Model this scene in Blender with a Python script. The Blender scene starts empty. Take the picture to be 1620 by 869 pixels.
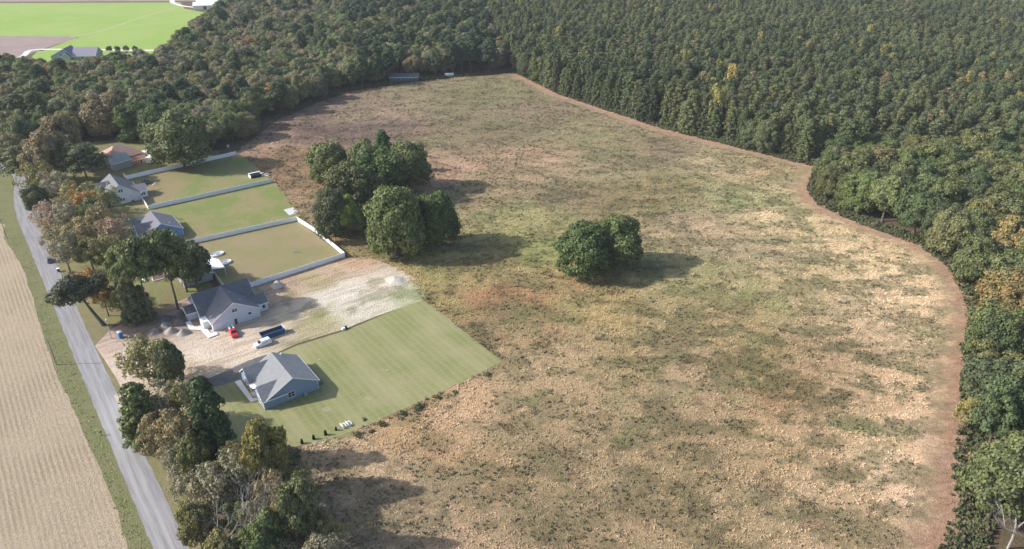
import bpy, bmesh, math, random
import numpy as np
from mathutils import Vector, Matrix
random.seed(7); RNG = np.random.default_rng(11)
sc = bpy.context.scene
C = sc.collection

# ------------------------------------------------------------------ camera, world, sun, exposure
FPX, PITCH, CAMH = 1172.0, math.radians(28.4), 120.0
cam_d = bpy.data.cameras.new('camera'); cam = bpy.data.objects.new('camera', cam_d); C.objects.link(cam)
cam.location = (0, 0, CAMH); cam.rotation_euler = (math.pi/2 - PITCH, 0, 0)
cam_d.sensor_width = 36; cam_d.lens = FPX*36/1620; cam_d.clip_start = 1; cam_d.clip_end = 6000
sc.camera = cam
SUN_AZ, SUN_EL = math.radians(267), math.radians(33)
w = bpy.data.worlds.new('World'); sc.world = w; w.use_nodes = True
nt = w.node_tree; bg = nt.nodes['Background']
sky = nt.nodes.new('ShaderNodeTexSky'); sky.sky_type = 'NISHITA'; sky.sun_disc = False
sky.sun_elevation = SUN_EL; sky.sun_rotation = SUN_AZ; sky.dust_density = 2.0
nt.links.new(sky.outputs[0], bg.inputs[0]); bg.inputs[1].default_value = 0.15
sd = bpy.data.lights.new('sun', 'SUN'); sd.energy = 4.2; sd.angle = math.radians(0.8); sd.color = (1.0, 0.965, 0.91)
sun = bpy.data.objects.new('sun', sd); C.objects.link(sun)
_d = Vector((-math.sin(SUN_AZ)*math.cos(SUN_EL), -math.cos(SUN_AZ)*math.cos(SUN_EL), -math.sin(SUN_EL)))
sun.rotation_euler = _d.to_track_quat('-Z', 'Y').to_euler()
sc.view_settings.view_transform = 'Standard'; sc.view_settings.look = 'None'
sc.view_settings.exposure = 0.55; sc.view_settings.gamma = 1.0
sc.cycles.max_bounces = 5; sc.cycles.diffuse_bounces = 3; sc.cycles.volume_bounces = 0
sc.cycles.transparent_max_bounces = 4

# ------------------------------------------------------------------ frames
CP, SP = math.cos(PITCH), math.sin(PITCH)
def G(px, py, h=0.0):
    """ground point seen at a place of the photograph (survey helper)"""
    u, v = px-810, py-434.5
    t = (CAMH-h)/(FPX*SP+v*CP)
    return (u*t, (FPX*CP-v*SP)*t)
def PR(x, y, z=0.0):
    d = y*CP+(CAMH-z)*SP
    return (810+FPX*x/d, 434.5+FPX*((CAMH-z)*CP-y*SP)/d, FPX/d)
AZ = math.radians(52.9); SA, CA = math.sin(AZ), math.cos(AZ); LOT = math.pi/2-AZ
def W(a, b): return (a*SA-b*CA, a*CA+b*SA)            # lot frame: a = away from the road, b = along the road
def L(x, y): return (x*SA+y*CA, -x*CA+y*SA)

# ------------------------------------------------------------------ noise in numpy
def _h(ix, iy, s):
    n = (ix.astype(np.int64)*374761393 + iy.astype(np.int64)*668265263 + s*1442695041) & 0x7fffffff
    n = ((n ^ (n >> 13))*1274126177) & 0x7fffffff
    return ((n ^ (n >> 16)) & 0xffff)/65535.0
def vnoise(x, y, s):
    x = np.asarray(x, float); y = np.asarray(y, float)
    ix, iy = np.floor(x), np.floor(y); fx, fy = x-ix, y-iy
    fx = fx*fx*(3-2*fx); fy = fy*fy*(3-2*fy)
    a, b, c, d = _h(ix, iy, s), _h(ix+1, iy, s), _h(ix, iy+1, s), _h(ix+1, iy+1, s)
    return (a*(1-fx)+b*fx)*(1-fy)+(c*(1-fx)+d*fx)*fy
def fbm(x, y, scale, s, oct=4, gain=.55):
    t, amp, tot = 0, 1, 0
    for k in range(oct):
        t = t+amp*vnoise(np.asarray(x)/scale+k*17.3, np.asarray(y)/scale-k*9.1, s+k); tot += amp; amp *= gain; scale /= 2.03
    return t/tot
def sstep(a, b, x): t = np.clip((x-a)/(b-a), 0, 1); return t*t*(3-2*t)
def s2l(c):
    return tuple(((v/255)/12.92 if v/255 <= .04045 else ((v/255+.055)/1.055)**2.4) for v in c)
def inpoly(x, y, poly):
    x = np.asarray(x, float); y = np.asarray(y, float); r = np.zeros(x.shape, bool); n = len(poly)
    for i in range(n):
        x0, y0 = poly[i]; x1, y1 = poly[(i+1) % n]
        c = ((y0 > y) != (y1 > y)) & (x < (x1-x0)*(y-y0)/((y1-y0) or 1e-9)+x0)
        r ^= c
    return r
def pdist(x, y, line, closed=False):
    x = np.asarray(x, float); y = np.asarray(y, float); d = np.full(x.shape, 1e9); n = len(line)
    for i in range(n if closed else n-1):
        x0, y0 = line[i]; x1, y1 = line[(i+1) % n]
        dx, dy = x1-x0, y1-y0; t = np.clip(((x-x0)*dx+(y-y0)*dy)/(dx*dx+dy*dy+1e-9), 0, 1)
        d = np.minimum(d, np.hypot(x-x0-t*dx, y-y0-t*dy))
    return d
def GP(*pts): return [G(*p) for p in pts]

# ------------------------------------------------------------------ object helpers
def meta(o, label=None, cat=None, group=None, kind=None):
    if label: o['label'] = label
    if cat: o['category'] = cat
    if group: o['group'] = group
    if kind: o['kind'] = kind
    return o
def root(name, label, cat, loc=(0, 0, 0), rz=0.0, group=None):
    o = bpy.data.objects.new(name, None); C.objects.link(o); o.empty_display_size = .2
    o.location = loc if len(loc) == 3 else (loc[0], loc[1], 0); o.rotation_euler = (0, 0, rz)
    return meta(o, label, cat, group)
def link(name, me, m, parent=None):
    o = bpy.data.objects.new(name, me); C.objects.link(o)
    if m is not None and not me.materials: me.materials.append(m)
    if parent: o.parent = parent
    return o
def npmesh(name, v, f, col=None, smooth=False):
    v = np.asarray(v, np.float32); f = np.asarray(f, np.int32); k = f.shape[1]
    me = bpy.data.meshes.new(name); me.vertices.add(len(v)); me.vertices.foreach_set('co', v.ravel())
    me.loops.add(f.size); me.loops.foreach_set('vertex_index', f.ravel())
    me.polygons.add(len(f)); me.polygons.foreach_set('loop_start', np.arange(0, f.size, k, dtype=np.int32))
    if smooth: me.polygons.foreach_set('use_smooth', np.ones(len(f), bool))
    me.update(calc_edges=True)
    if col is not None:
        at = me.color_attributes.new('col', 'FLOAT_COLOR', 'POINT')
        c4 = np.ones((len(v), 4), np.float32); c4[:, :3] = col; at.data.foreach_set('color', c4.ravel())
    return me
def B(): return bmesh.new()
def fin(bm, name, m, parent=None, smooth=False, bevel=0):
    if bevel: bmesh.ops.bevel(bm, geom=[e for e in bm.edges], offset=bevel, segments=2, affect='EDGES', profile=.6)
    bmesh.ops.recalc_face_normals(bm, faces=bm.faces)
    me = bpy.data.meshes.new(name); bm.to_mesh(me); bm.free()
    if smooth: me.polygons.foreach_set('use_smooth', [True]*len(me.polygons))
    return link(name, me, m, parent)
def box(bm, x0, x1, y0, y1, z0, z1):
    return hexa(bm, [(x0, y0, z0), (x1, y0, z0), (x1, y1, z0), (x0, y1, z0)], [(x0, y0, z1), (x1, y0, z1), (x1, y1, z1), (x0, y1, z1)])
def hexa(bm, lo, hi):
    n = len(lo); a = [bm.verts.new(p) for p in lo]; b = [bm.verts.new(p) for p in hi]
    bm.faces.new(a[::-1]); bm.faces.new(b)
    for i in range(n): bm.faces.new((a[i], a[(i+1) % n], b[(i+1) % n], b[i]))
    return a+b
def cyl(bm, p0, p1, r0, r1, n=8, caps=True):
    p0, p1 = Vector(p0), Vector(p1); z = (p1-p0).normalized(); x = z.orthogonal().normalized(); y = z.cross(x)
    a = [bm.verts.new(p0+(x*math.cos(t)+y*math.sin(t))*r0) for t in [2*math.pi*i/n for i in range(n)]]
    b = [bm.verts.new(p1+(x*math.cos(t)+y*math.sin(t))*r1) for t in [2*math.pi*i/n for i in range(n)]]
    for i in range(n): bm.faces.new((a[i], a[(i+1) % n], b[(i+1) % n], b[i]))
    if caps: bm.faces.new(a[::-1]); bm.faces.new(b)
def tube(bm, pts, rs, n=6):
    rings = []
    for i, p in enumerate(pts):
        p = Vector(p); d = (Vector(pts[min(i+1, len(pts)-1)])-Vector(pts[max(i-1, 0)])).normalized()
        x = d.cross(Vector((.13, .97, .2))).normalized(); y = d.cross(x)
        rings.append([bm.verts.new(p+(x*math.cos(2*math.pi*k/n)+y*math.sin(2*math.pi*k/n))*rs[i]) for k in range(n)])
    for a, b in zip(rings, rings[1:]):
        for k in range(n): bm.faces.new((a[k], a[(k+1) % n], b[(k+1) % n], b[k]))
    bm.faces.new(rings[-1])

# ------------------------------------------------------------------ materials
def mat(name, col, rough=.8, metal=0.0, spec=.3):
    m = bpy.data.materials.new(name); m.use_nodes = True; b = m.node_tree.nodes['Principled BSDF']
    b.inputs['Base Color'].default_value = (*col[:3], 1); b.inputs['Roughness'].default_value = rough
    b.inputs['Metallic'].default_value = metal; b.inputs['Specular IOR Level'].default_value = spec
    return m
class NT:
    def __init__(s, m): s.m = m; s.t = m.node_tree; s.n = s.t.nodes; s.b = s.n['Principled BSDF']
    def new(s, t, **k):
        n = s.n.new(t)
        for a, v in k.items(): setattr(n, a, v)
        return n
    def lk(s, a, b): s.t.links.new(a, b)
    def pos(s, scale=(1, 1, 1), rot=0.0):
        g = s.new('ShaderNodeNewGeometry'); mp = s.new('ShaderNodeMapping')
        mp.inputs['Rotation'].default_value = (0, 0, rot); s.lk(g.outputs['Position'], mp.inputs[0])
        m2 = s.new('ShaderNodeMapping'); m2.inputs['Scale'].default_value = scale; s.lk(mp.outputs[0], m2.inputs[0]); return m2.outputs[0]
    def opos(s, scale=(1, 1, 1)):
        g = s.new('ShaderNodeTexCoord'); mp = s.new('ShaderNodeMapping'); mp.inputs['Scale'].default_value = scale
        s.lk(g.outputs['Object'], mp.inputs[0]); return mp.outputs[0]
    def noise(s, vec, scale, detail=5, rough=.6, lo=.3, hi=.7):
        n = s.new('ShaderNodeTexNoise'); n.inputs['Scale'].default_value = scale; n.inputs['Detail'].default_value = detail
        n.inputs['Roughness'].default_value = rough; s.lk(vec, n.inputs['Vector'])
        r = s.new('ShaderNodeMapRange'); r.inputs['From Min'].default_value = lo; r.inputs['From Max'].default_value = hi
        r.interpolation_type = 'SMOOTHSTEP'; s.lk(n.outputs[0], r.inputs['Value']); return r.outputs[0]
    def mix(s, f, a, b, bt='MIX'):
        m = s.new('ShaderNodeMix', data_type='RGBA', blend_type=bt)
        for sock, v in ((m.inputs[0], f), (m.inputs[6], a), (m.inputs[7], b)):
            if isinstance(v, (int, float)): sock.default_value = v
            elif isinstance(v, tuple): sock.default_value = (*v[:3], 1)
            else: s.lk(v, sock)
        return m.outputs[2]
    def math(s, op, a, b=0.0):
        m = s.new('ShaderNodeMath', operation=op)
        for sock, v in ((m.inputs[0], a), (m.inputs[1], b)):
            if isinstance(v, (int, float)): sock.default_value = v
            else: s.lk(v, sock)
        return m.outputs[0]
    def attr(s, name, kind='GEOMETRY'):
        a = s.new('ShaderNodeAttribute', attribute_name=name, attribute_type=kind); return a.outputs['Color']
    def bump(s, h, dist, strength=1.0):
        b = s.new('ShaderNodeBump'); b.inputs['Distance'].default_value = dist; b.inputs['Strength'].default_value = strength
        s.lk(h, b.inputs['Height']); s.lk(b.outputs[0], s.b.inputs['Normal'])
    def col(s, c): s.lk(c, s.b.inputs['Base Color'])

def ground_mat(name, c0, c1, c2, s1=.4, s2=2.5, bump=.12, rough=.95):
    m = mat(name, c0, rough, spec=.1); n = NT(m); p = n.pos()
    a = n.noise(p, s1, 6, .65, .35, .65); b = n.noise(p, s2, 5, .7, .4, .7)
    c = n.mix(a, c0, c1); c = n.mix(n.math('MULTIPLY', b, .7), c, c2); n.col(c)
    n.bump(n.noise(p, s2*1.4, 6, .7, .2, .8), bump); return m
def leaf_mat(name, instanced=False):
    m = mat(name, (.05, .08, .03), .65, spec=.25); n = NT(m)
    if instanced: base = n.attr('tint', 'INSTANCER')
    else: base = n.new('ShaderNodeObjectInfo').outputs['Color']
    g = n.new('ShaderNodeNewGeometry')
    r = n.new('ShaderNodeMapRange'); r.inputs['To Min'].default_value = .62; r.inputs['To Max'].default_value = 1.38
    n.lk(g.outputs['Random Per Island'], r.inputs['Value'])
    cl = n.noise(n.pos(), .45, 2, .5, .35, .65)
    warm = n.mix(1.0, base, (1.16, 1.05, .80), 'MULTIPLY')
    c = n.mix(n.math('MULTIPLY', cl, .55), base, warm)
    cc = n.new('ShaderNodeCombineColor'); [n.lk(r.outputs[0], cc.inputs[i]) for i in range(3)]
    c = n.mix(1.0, c, cc.outputs[0], 'MULTIPLY'); n.col(c)
    tr = n.new('ShaderNodeBsdfTranslucent'); n.lk(c, tr.inputs[0])
    ms = n.new('ShaderNodeMixShader'); ms.inputs[0].default_value = .2
    n.lk(n.b.outputs[0], ms.inputs[1]); n.lk(tr.outputs[0], ms.inputs[2])
    n.lk(ms.outputs[0], n.n['Material Output'].inputs['Surface'])
    return m
LEAF = leaf_mat('foliage'); LEAFI = leaf_mat('foliage_far', True)
def bark_mat(name, c0, c1):
    m = mat(name, c0, .9); n = NT(m); n.col(n.mix(n.noise(n.opos((3, 3, .8)), 3, 4), c0, c1)); return m
BARK = bark_mat('bark', (.09, .075, .06), (.16, .14, .115)); SILVER = bark_mat('dead_bark', (.26, .24, .225), (.38, .36, .34))

FLOOR = ground_mat('leaf_litter', (.13, .095, .062), (.085, .078, .042), (.19, .14, .10), .12, 1.3)
m = mat('grown_meadow', (.3, .25, .15), .97, spec=.05); n = NT(m); p = n.pos()
base = n.attr('col')
c = n.mix(n.math('MULTIPLY', n.noise(n.pos((.6, 1, 1)), 1.6, 6, .8, .45, .66), .6), base, n.mix(1.0, base, (.46, .50, .46), 'MULTIPLY'))
c = n.mix(n.math('MULTIPLY', n.noise(n.pos((1, 1, 1), .5), 2.9, 5, .75, .48, .68), .65), c, n.mix(1.0, base, (1.50, 1.42, 1.36), 'MULTIPLY'))
c = n.mix(n.math('MULTIPLY', n.noise(n.pos((.55, 1, 1)), .62, 6, .75, .46, .62), .55), c, n.mix(1.0, c, (.60, .66, .58), 'MULTIPLY'))
c = n.mix(n.math('MULTIPLY', n.noise(n.pos((.5, 1, 1), .3), .8, 6, .75, .52, .66), .5), c, n.mix(1.0, c, (1.42, 1.36, 1.30), 'MULTIPLY'))
n.col(c); n.bump(n.noise(p, 2.2, 6, .75, .2, .8), .35); MEADOW = m
m = mat('dry_grass_blades', (.3, .25, .15), .9, spec=.1); n = NT(m)
g = n.new('ShaderNodeNewGeometry'); r = n.new('ShaderNodeMapRange'); r.inputs['To Min'].default_value = .8; r.inputs['To Max'].default_value = 1.2
n.lk(g.outputs['Random Per Island'], r.inputs['Value']); cc = n.new('ShaderNodeCombineColor'); [n.lk(r.outputs[0], cc.inputs[i]) for i in range(3)]
n.col(n.mix(1.0, n.attr('col'), cc.outputs[0], 'MULTIPLY')); BLADES = m

# stubble field with rows parallel to the road
m = mat('corn_stubble', (.4, .3, .2), .95, spec=.05); n = NT(m)
p = n.pos(); pr = n.pos((1, 1, 1), -LOT)
wv = n.new('ShaderNodeTexWave', wave_type='BANDS', bands_direction='X'); wv.inputs['Scale'].default_value = .27; wv.inputs['Distortion'].default_value = .5
wv.inputs['Detail'].default_value = 2; wv.inputs['Detail Scale'].default_value = 2; n.lk(pr, wv.inputs['Vector'])
big = n.noise(p, .05, 4, .6, .4, .65)
c = n.mix(n.noise(n.pos((1, 1, 1), -LOT), 1.1, 6, .75, .35, .65), (.46, .375, .27), (.37, .30, .21))
c = n.mix(n.math('MULTIPLY', n.noise(p, 3.1, 4, .7, .45, .7), .6), c, (.60, .48, .37))
c = n.mix(n.math('MULTIPLY', n.noise(p, .9, 6, .8, .55, .72), .5), c, (.30, .28, .13))
c = n.mix(n.math('MULTIPLY', n.math('MULTIPLY', wv.outputs['Fac'], n.math('ADD', n.math('MULTIPLY', big, .6), .3)), .8), c, (.26, .205, .14)); n.col(c)
n.bump(n.noise(p, 3, 6, .75, .2, .8), .15); STUBBLE = m
VERGE = ground_mat('verge_grass', (.17, .18, .075), (.22, .19, .11), (.10, .145, .05), .25, 1.8)
VERGE2 = ground_mat('roadside_grass', (.21, .19, .095), (.26, .21, .13), (.14, .165, .06), .3, 1.8)
YARD = ground_mat('shady_yard_grass', (.17, .19, .07), (.19, .15, .09), (.26, .25, .10), .16, 1.2)
def lawn_mat(name, c0, c1, c2, brown, bamt, stripes=False):
    m = mat(name, c0, .95, spec=.1); n = NT(m); p = n.pos()
    c = n.mix(n.noise(n.pos((1, 1, 1), .4), .07, 5, .65, .42, .58), c0, c1)
    c = n.mix(n.math('MULTIPLY', n.noise(p, .035, 3, .6, .45, .62), bamt), c, brown)
    c = n.mix(n.math('MULTIPLY', n.noise(p, .5, 6, .75, .4, .7), .45), c, c2)
    c = n.mix(n.math('MULTIPLY', n.noise(p, 4.5, 4, .7, .4, .7), .35), c, brown)
    if stripes:
        for d, sc_, amt in (('X', .15, .30), ('Y', .21, .16), ('X', .025, .35)):
            wv = n.new('ShaderNodeTexWave', wave_type='BANDS', bands_direction=d); wv.inputs['Scale'].default_value = sc_
            wv.inputs['Distortion'].default_value = 1.6; wv.inputs['Detail'].default_value = 3.0; wv.inputs['Detail Scale'].default_value = 1.2
            n.lk(n.pos((1, 1, 1), -LOT), wv.inputs['Vector'])
            c = n.mix(n.math('MULTIPLY', n.math('POWER', wv.outputs['Fac'], 3), amt), c, (.34, .31, .17))
    n.col(c); n.bump(n.noise(p, 4, 5, .7, .2, .8), .05); return m
LAWN4 = lawn_mat('new_lawn', (.188, .205, .076), (.235, .23, .10), (.148, .19, .055), (.31, .28, .165), .5, True)
LAWN1 = lawn_mat('lawn_green', (.16, .205, .06), (.235, .215, .10), (.14, .20, .05), (.29, .21, .13), .75)
LAWN3 = lawn_mat('lawn_brown', (.22, .205, .095), (.255, .215, .115), (.19, .21, .075), (.30, .22, .145), .7)
m = mat('sandy_soil', (.5, .4, .3), .97, spec=.05); n = NT(m); p = n.pos()
pr = n.pos((.25, 1, 1), -LOT)
c = n.mix(n.attr('col'), (0, 0, 0), (1, 1, 1)); base = n.attr('col')
c = n.mix(n.math('MULTIPLY', n.noise(pr, .9, 6, .7, .42, .62), .45), base, n.mix(1.0, base, (.66, .60, .55), 'MULTIPLY'))
c = n.mix(n.math('MULTIPLY', n.noise(p, 1.7, 6, .75, .45, .7), .5), c, n.mix(1.0, base, (1.22, 1.22, 1.22), 'MULTIPLY'))
n.col(c); n.bump(n.noise(p, 1.5, 7, .75, .2, .8), .35); SOIL = m
TRACKM = ground_mat('mown_track_earth', (.36, .215, .15), (.40, .275, .20), (.27, .175, .11), .14, 1.5, .15)
# road
m = mat('worn_asphalt', (.2, .2, .21), .85, spec=.3); n = NT(m); pr = n.pos((1, 1, 1), -LOT)
sx = n.new('ShaderNodeSeparateXYZ'); n.lk(pr, sx.inputs[0])
c = n.mix(n.noise(n.pos((1, .06, 1), -LOT), 1.3, 5, .6, .4, .6), (.20, .195, .205), (.27, .26, .268))
c = n.mix(n.math('MULTIPLY', n.noise(n.pos((1, 1, 1), -LOT), 3.0, 5, .7, .4, .7), .3), c, (.33, .32, .32))
c = n.mix(n.math('MULTIPLY', n.attr('col'), 1.0), c, (.40, .385, .375)); n.col(c); n.bump(n.noise(pr, 12, 3, .6), .01); ROAD = m
DRIVE = ground_mat('driveway_asphalt', (.10, .10, .105), (.15, .145, .145), (.2, .19, .185), .3, 2, .02)
CONC = ground_mat('concrete', (.72, .70, .67), (.64, .62, .59), (.78, .76, .73), .5, 2.5, .01, .8)
SLAB = ground_mat('patio_concrete', (.52, .52, .54), (.45, .45, .47), (.6, .6, .6), .5, 2.5, .01, .8)
FIELD_G = ground_mat('young_crop', (.22, .335, .07), (.27, .355, .10), (.30, .355, .12), .008, .05, .02)
FIELD_B = ground_mat('bare_field', (.29, .22, .20), (.24, .185, .165), (.33, .255, .23), .012, .08, .02)
LANE = ground_mat('sandy_gravel', (.48, .42, .35), (.40, .34, .28), (.55, .5, .43), .6, 3, .05)
VINYL = mat('white_vinyl', (.86, .86, .87), .45, spec=.4); WHITE = mat('white_paint', (.78, .78, .77), .55)
GLASS = mat('dark_window_glass', (.02, .024, .03), .12, spec=.6)
BLACK = mat('black_rubber', (.015, .015, .016), .8)
def roof_mat(name, c0, c1):
    m = mat(name, c0, .9, spec=.2); n = NT(m)
    br = n.new('ShaderNodeTexBrick'); br.inputs['Scale'].default_value = 1.0; br.inputs['Brick Width'].default_value = .9; br.inputs['Row Height'].default_value = .3
    br.inputs['Mortar Size'].default_value = .02; br.inputs['Color1'].default_value = (*c0, 1); br.inputs['Color2'].default_value = (*c1, 1)
    br.inputs['Mortar'].default_value = tuple(v*.6 for v in c0)+(1,); n.lk(n.opos(), br.inputs['Vector'])
    c = n.mix(n.math('MULTIPLY', n.noise(n.opos(), .5, 6, .7, .35, .65), .4), br.outputs[0], c1); n.col(c); return m
ROOFG = roof_mat('grey_shingles', (.215, .22, .235), (.265, .27, .28)); ROOFD = roof_mat('dark_shingles', (.12, .125, .145), (.16, .165, .18))
ROOFC = roof_mat('charcoal_shingles', (.165, .165, .185), (.21, .21, .23)); ROOFR = roof_mat('red_brown_shingles', (.46, .29, .235), (.52, .34, .28))
ROOFP = roof_mat('purple_grey_shingles', (.20, .20, .225), (.18, .18, .205))
def siding(name, c):
    m = mat(name, c, .6); n = NT(m); s = n.new('ShaderNodeSeparateXYZ'); n.lk(n.opos(), s.inputs[0])
    f = n.math('FRACT', n.math('MULTIPLY', s.outputs[2], 5.0)); k = n.mix(n.math('MULTIPLY', n.math('GREATER_THAN', f, .85), .5), c, tuple(v*.6 for v in c))
    k = n.mix(n.math('MULTIPLY', n.noise(n.opos(), .6, 5, .6), .15), k, tuple(v*.8 for v in c)); n.col(k); n.bump(f, .02); return m
SID_B = siding('slate_blue_siding', (.25, .33, .46)); SID_W = siding('white_siding', (.74, .75, .78)); SID_G = siding('pale_grey_siding', (.60, .62, .70))
SID_B2 = siding('sky_blue_siding', (.17, .31, .62)); SID_T = siding('grey_green_siding', (.34, .37, .37)); BRICKO = siding('orange_boards', (.62, .27, .14))

# ------------------------------------------------------------------ setting: ground and sheets
gm = bpy.data.meshes.new('ground'); gm.from_pydata([(-2200, -300, 0), (2200, -300, 0), (2200, 3200, 0), (-2200, 3200, 0)], [], [(0, 1, 2, 3)])
meta(link('ground', gm, FLOOR), 'brown leaf-littered woodland ground under everything', None, None, 'structure')
def ragged(poly, amp=.5, step=2.0, seed=3):
    out = []; n = len(poly)
    for i in range(n):
        x0, y0 = poly[i]; x1, y1 = poly[(i+1) % n]; k = max(1, int(math.hypot(x1-x0, y1-y0)/step))
        for j in range(k):
            x, y = x0+(x1-x0)*j/k, y0+(y1-y0)*j/k
            if amp and j: x += amp*2*(float(fbm(x, y, 5, seed))-.5); y += amp*2*(float(fbm(x, y, 5, seed+9))-.5)
            out.append((x, y))
    return out
def sheet(name, poly, z, m, label, amp=.5, step=2.0, kind='structure'):
    me = bpy.data.meshes.new(name); p = ragged(poly, amp, step)
    me.from_pydata([(x, y, z) for x, y in p], [], [tuple(range(len(p)))])
    if me.polygons[0].normal.z < 0: me.flip_normals()
    o = link(name, me, m); meta(o, label, None, None, kind); return o
def grid_sheet(name, poly, z, cell, m, label, colf, relief=0.0, ragg=0.0):
    xs = [p[0] for p in poly]; ys = [p[1] for p in poly]
    nx = int((max(xs)-min(xs))/cell)+2; ny = int((max(ys)-min(ys))/cell)+2
    X, Y = np.meshgrid(min(xs)+np.arange(nx)*cell, min(ys)+np.arange(ny)*cell)
    X2 = X+ragg*2*(fbm(X, Y, 5, 31)-.5); Y2 = Y+ragg*2*(fbm(X, Y, 5, 37)-.5)
    ins = inpoly(X2, Y2, poly); i, j = np.mgrid[0:ny-1, 0:nx-1]
    ok = ins[:-1, :-1] | ins[1:, :-1] | ins[:-1, 1:] | ins[1:, 1:]
    # snap outside vertices of border cells to the polygon border
    V = np.stack([X, Y], -1).reshape(-1, 2); idx = (i*nx+j)[ok]
    F = np.stack([idx, idx+1, idx+nx+1, idx+nx], 1); used = np.unique(F)
    out = used[~ins.ravel()[used]]
    if len(out):
        px, py = V[out, 0], V[out, 1]; best = np.full(len(out), 1e9); bx = px.copy(); by = py.copy()
        for k in range(len(poly)):
            x0, y0 = poly[k]; x1, y1 = poly[(k+1) % len(poly)]; dx, dy = x1-x0, y1-y0
            t = np.clip(((px-x0)*dx+(py-y0)*dy)/(dx*dx+dy*dy+1e-9), 0, 1); qx, qy = x0+t*dx, y0+t*dy; d = np.hypot(px-qx, py-qy)
            s = d < best; best[s] = d[s]; bx[s] = qx[s]; by[s] = qy[s]
        if ragg == 0: V[out, 0] = bx; V[out, 1] = by
    remap = np.full(len(V), -1); remap[used] = np.arange(len(used)); F = remap[F]; V = V[used]
    Z = z+(relief*np.clip(fbm(V[:, 0], V[:, 1], 4, 5)-.2, 0, 1) if relief else 0)
    if relief: Z = z+(Z-z)*sstep(0, 4, pdist(V[:, 0], V[:, 1], poly, True))
    me = npmesh(name, np.column_stack([V, Z+np.zeros(len(V))]), F, colf(V[:, 0], V[:, 1]), True)
    return meta(link(name, me, m), label, None, None, 'structure')

# meadow outline (ground points surveyed from the photograph)
EDGE_N = [(352, 262), (385, 232), (440, 190), (500, 164), (560, 144), (640, 132), (720, 123), (812, 116)]
EDGE_E = [(812, 116), (880, 150), (950, 174), (1050, 207), (1150, 232), (1285, 266)]
EDGE_R = [(1285, 266), (1272, 300), (1290, 325), (1340, 350), (1400, 372), (1450, 390), (1495, 425), (1520, 470), (1532, 540), (1515, 600), (1512, 680), (1500, 740), (1502, 800), (1480, 869), (1475, 960)]
mead = [G(*p) for p in EDGE_N+EDGE_E[1:]+EDGE_R[1:]]+GP((900, 1000), (440, 960), (460, 820), (468, 740), (480, 704), (540, 690), (600, 665), (700, 620), (795, 573), (668, 474), (640, 432), (590, 410))+[W(95.5, 223), W(94.5, 264), W(102, 309), W(103, 330), W(102, 355)]
TRACK_C = [G(*p) for p in EDGE_N[-1:]+EDGE_E[1:]+EDGE_R[1:]]
# seen colours (sRGB) at places of the meadow
PAL = [(420, 225, 168, 142, 116), (450, 250, 150, 125, 96), (520, 205, 128, 110, 95), (590, 205, 132, 114, 98), (560, 175, 150, 130, 108), (700, 130, 150, 135, 105), (640, 180, 158, 138, 112),
       (700, 170, 143, 130, 100), (760, 150, 142, 132, 98), (830, 175, 148, 132, 105), (800, 210, 140, 126, 98), (900, 220, 150, 137, 104), (700, 220, 145, 128, 100), (850, 243, 178, 150, 120),
       (720, 275, 180, 150, 122), (760, 300, 165, 145, 112), (950, 270, 158, 142, 110), (1050, 240, 140, 125, 100), (1000, 245, 148, 134, 102), (1120, 255, 175, 156, 120), (1050, 300, 148, 134, 98),
       (1170, 320, 153, 146, 106), (1230, 300, 172, 156, 118), (1200, 260, 165, 145, 110), (1000, 320, 148, 132, 98), (880, 320, 142, 126, 98), (820, 350, 162, 150, 108), (860, 390, 152, 147, 98),
       (800, 430, 165, 145, 105), (720, 430, 158, 144, 100), (1100, 350, 175, 153, 122), (1250, 350, 192, 170, 132), (1350, 400, 190, 166, 130), (1150, 400, 172, 152, 120), (1080, 430, 160, 148, 108),
       (950, 480, 166, 146, 104), (850, 480, 160, 132, 98), (780, 470, 165, 130, 98), (700, 470, 155, 140, 98), (760, 510, 148, 130, 98), (1180, 470, 165, 150, 108), (1050, 500, 160, 142, 106), (1280, 460, 175, 155, 118),
       (1400, 450, 198, 172, 138), (1440, 520, 195, 168, 134), (1470, 600, 192, 165, 132), (1450, 700, 200, 172, 140), (1440, 800, 196, 168, 138), (1320, 560, 160, 138, 108), (1350, 650, 172, 148, 116), (1200, 560, 155, 136, 100),
       (1250, 620, 152, 128, 96), (1080, 600, 165, 143, 112), (950, 580, 158, 140, 104), (860, 600, 178, 154, 120), (820, 560, 168, 146, 112), (900, 660, 168, 145, 112), (760, 640, 185, 156, 122), (680, 690, 176, 148, 112),
       (620, 740, 178, 154, 122), (560, 720, 182, 158, 126), (600, 820, 176, 152, 122), (720, 830, 172, 148, 118), (780, 740, 165, 142, 108), (850, 700, 150, 134, 102), (860, 800, 152, 134, 102), (960, 730, 160, 140, 108), (980, 830, 162, 140, 108),
       (1080, 760, 158, 138, 104), (1120, 700, 155, 135, 104), (1200, 800, 162, 142, 110), (1300, 780, 176, 152, 120), (1350, 850, 178, 152, 120), (820, 860, 178, 150, 122), (1200, 700, 170, 146, 112)]
_pp = np.array([G(a, b) for a, b, *_ in PAL]); _pc = np.array([s2l(c[2:]) for c in PAL])
def straw_field(x, y):
    """0..1 patchiness: 1 = pale straw, 0 = dark weed"""
    # patches are stretched a little along X
    big = fbm(x/1.7, y, 5.5, 41, 5, .72); return sstep(.41, .59, big)
MEADK = np.array([.985, 1.0, 1.05])
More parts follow.
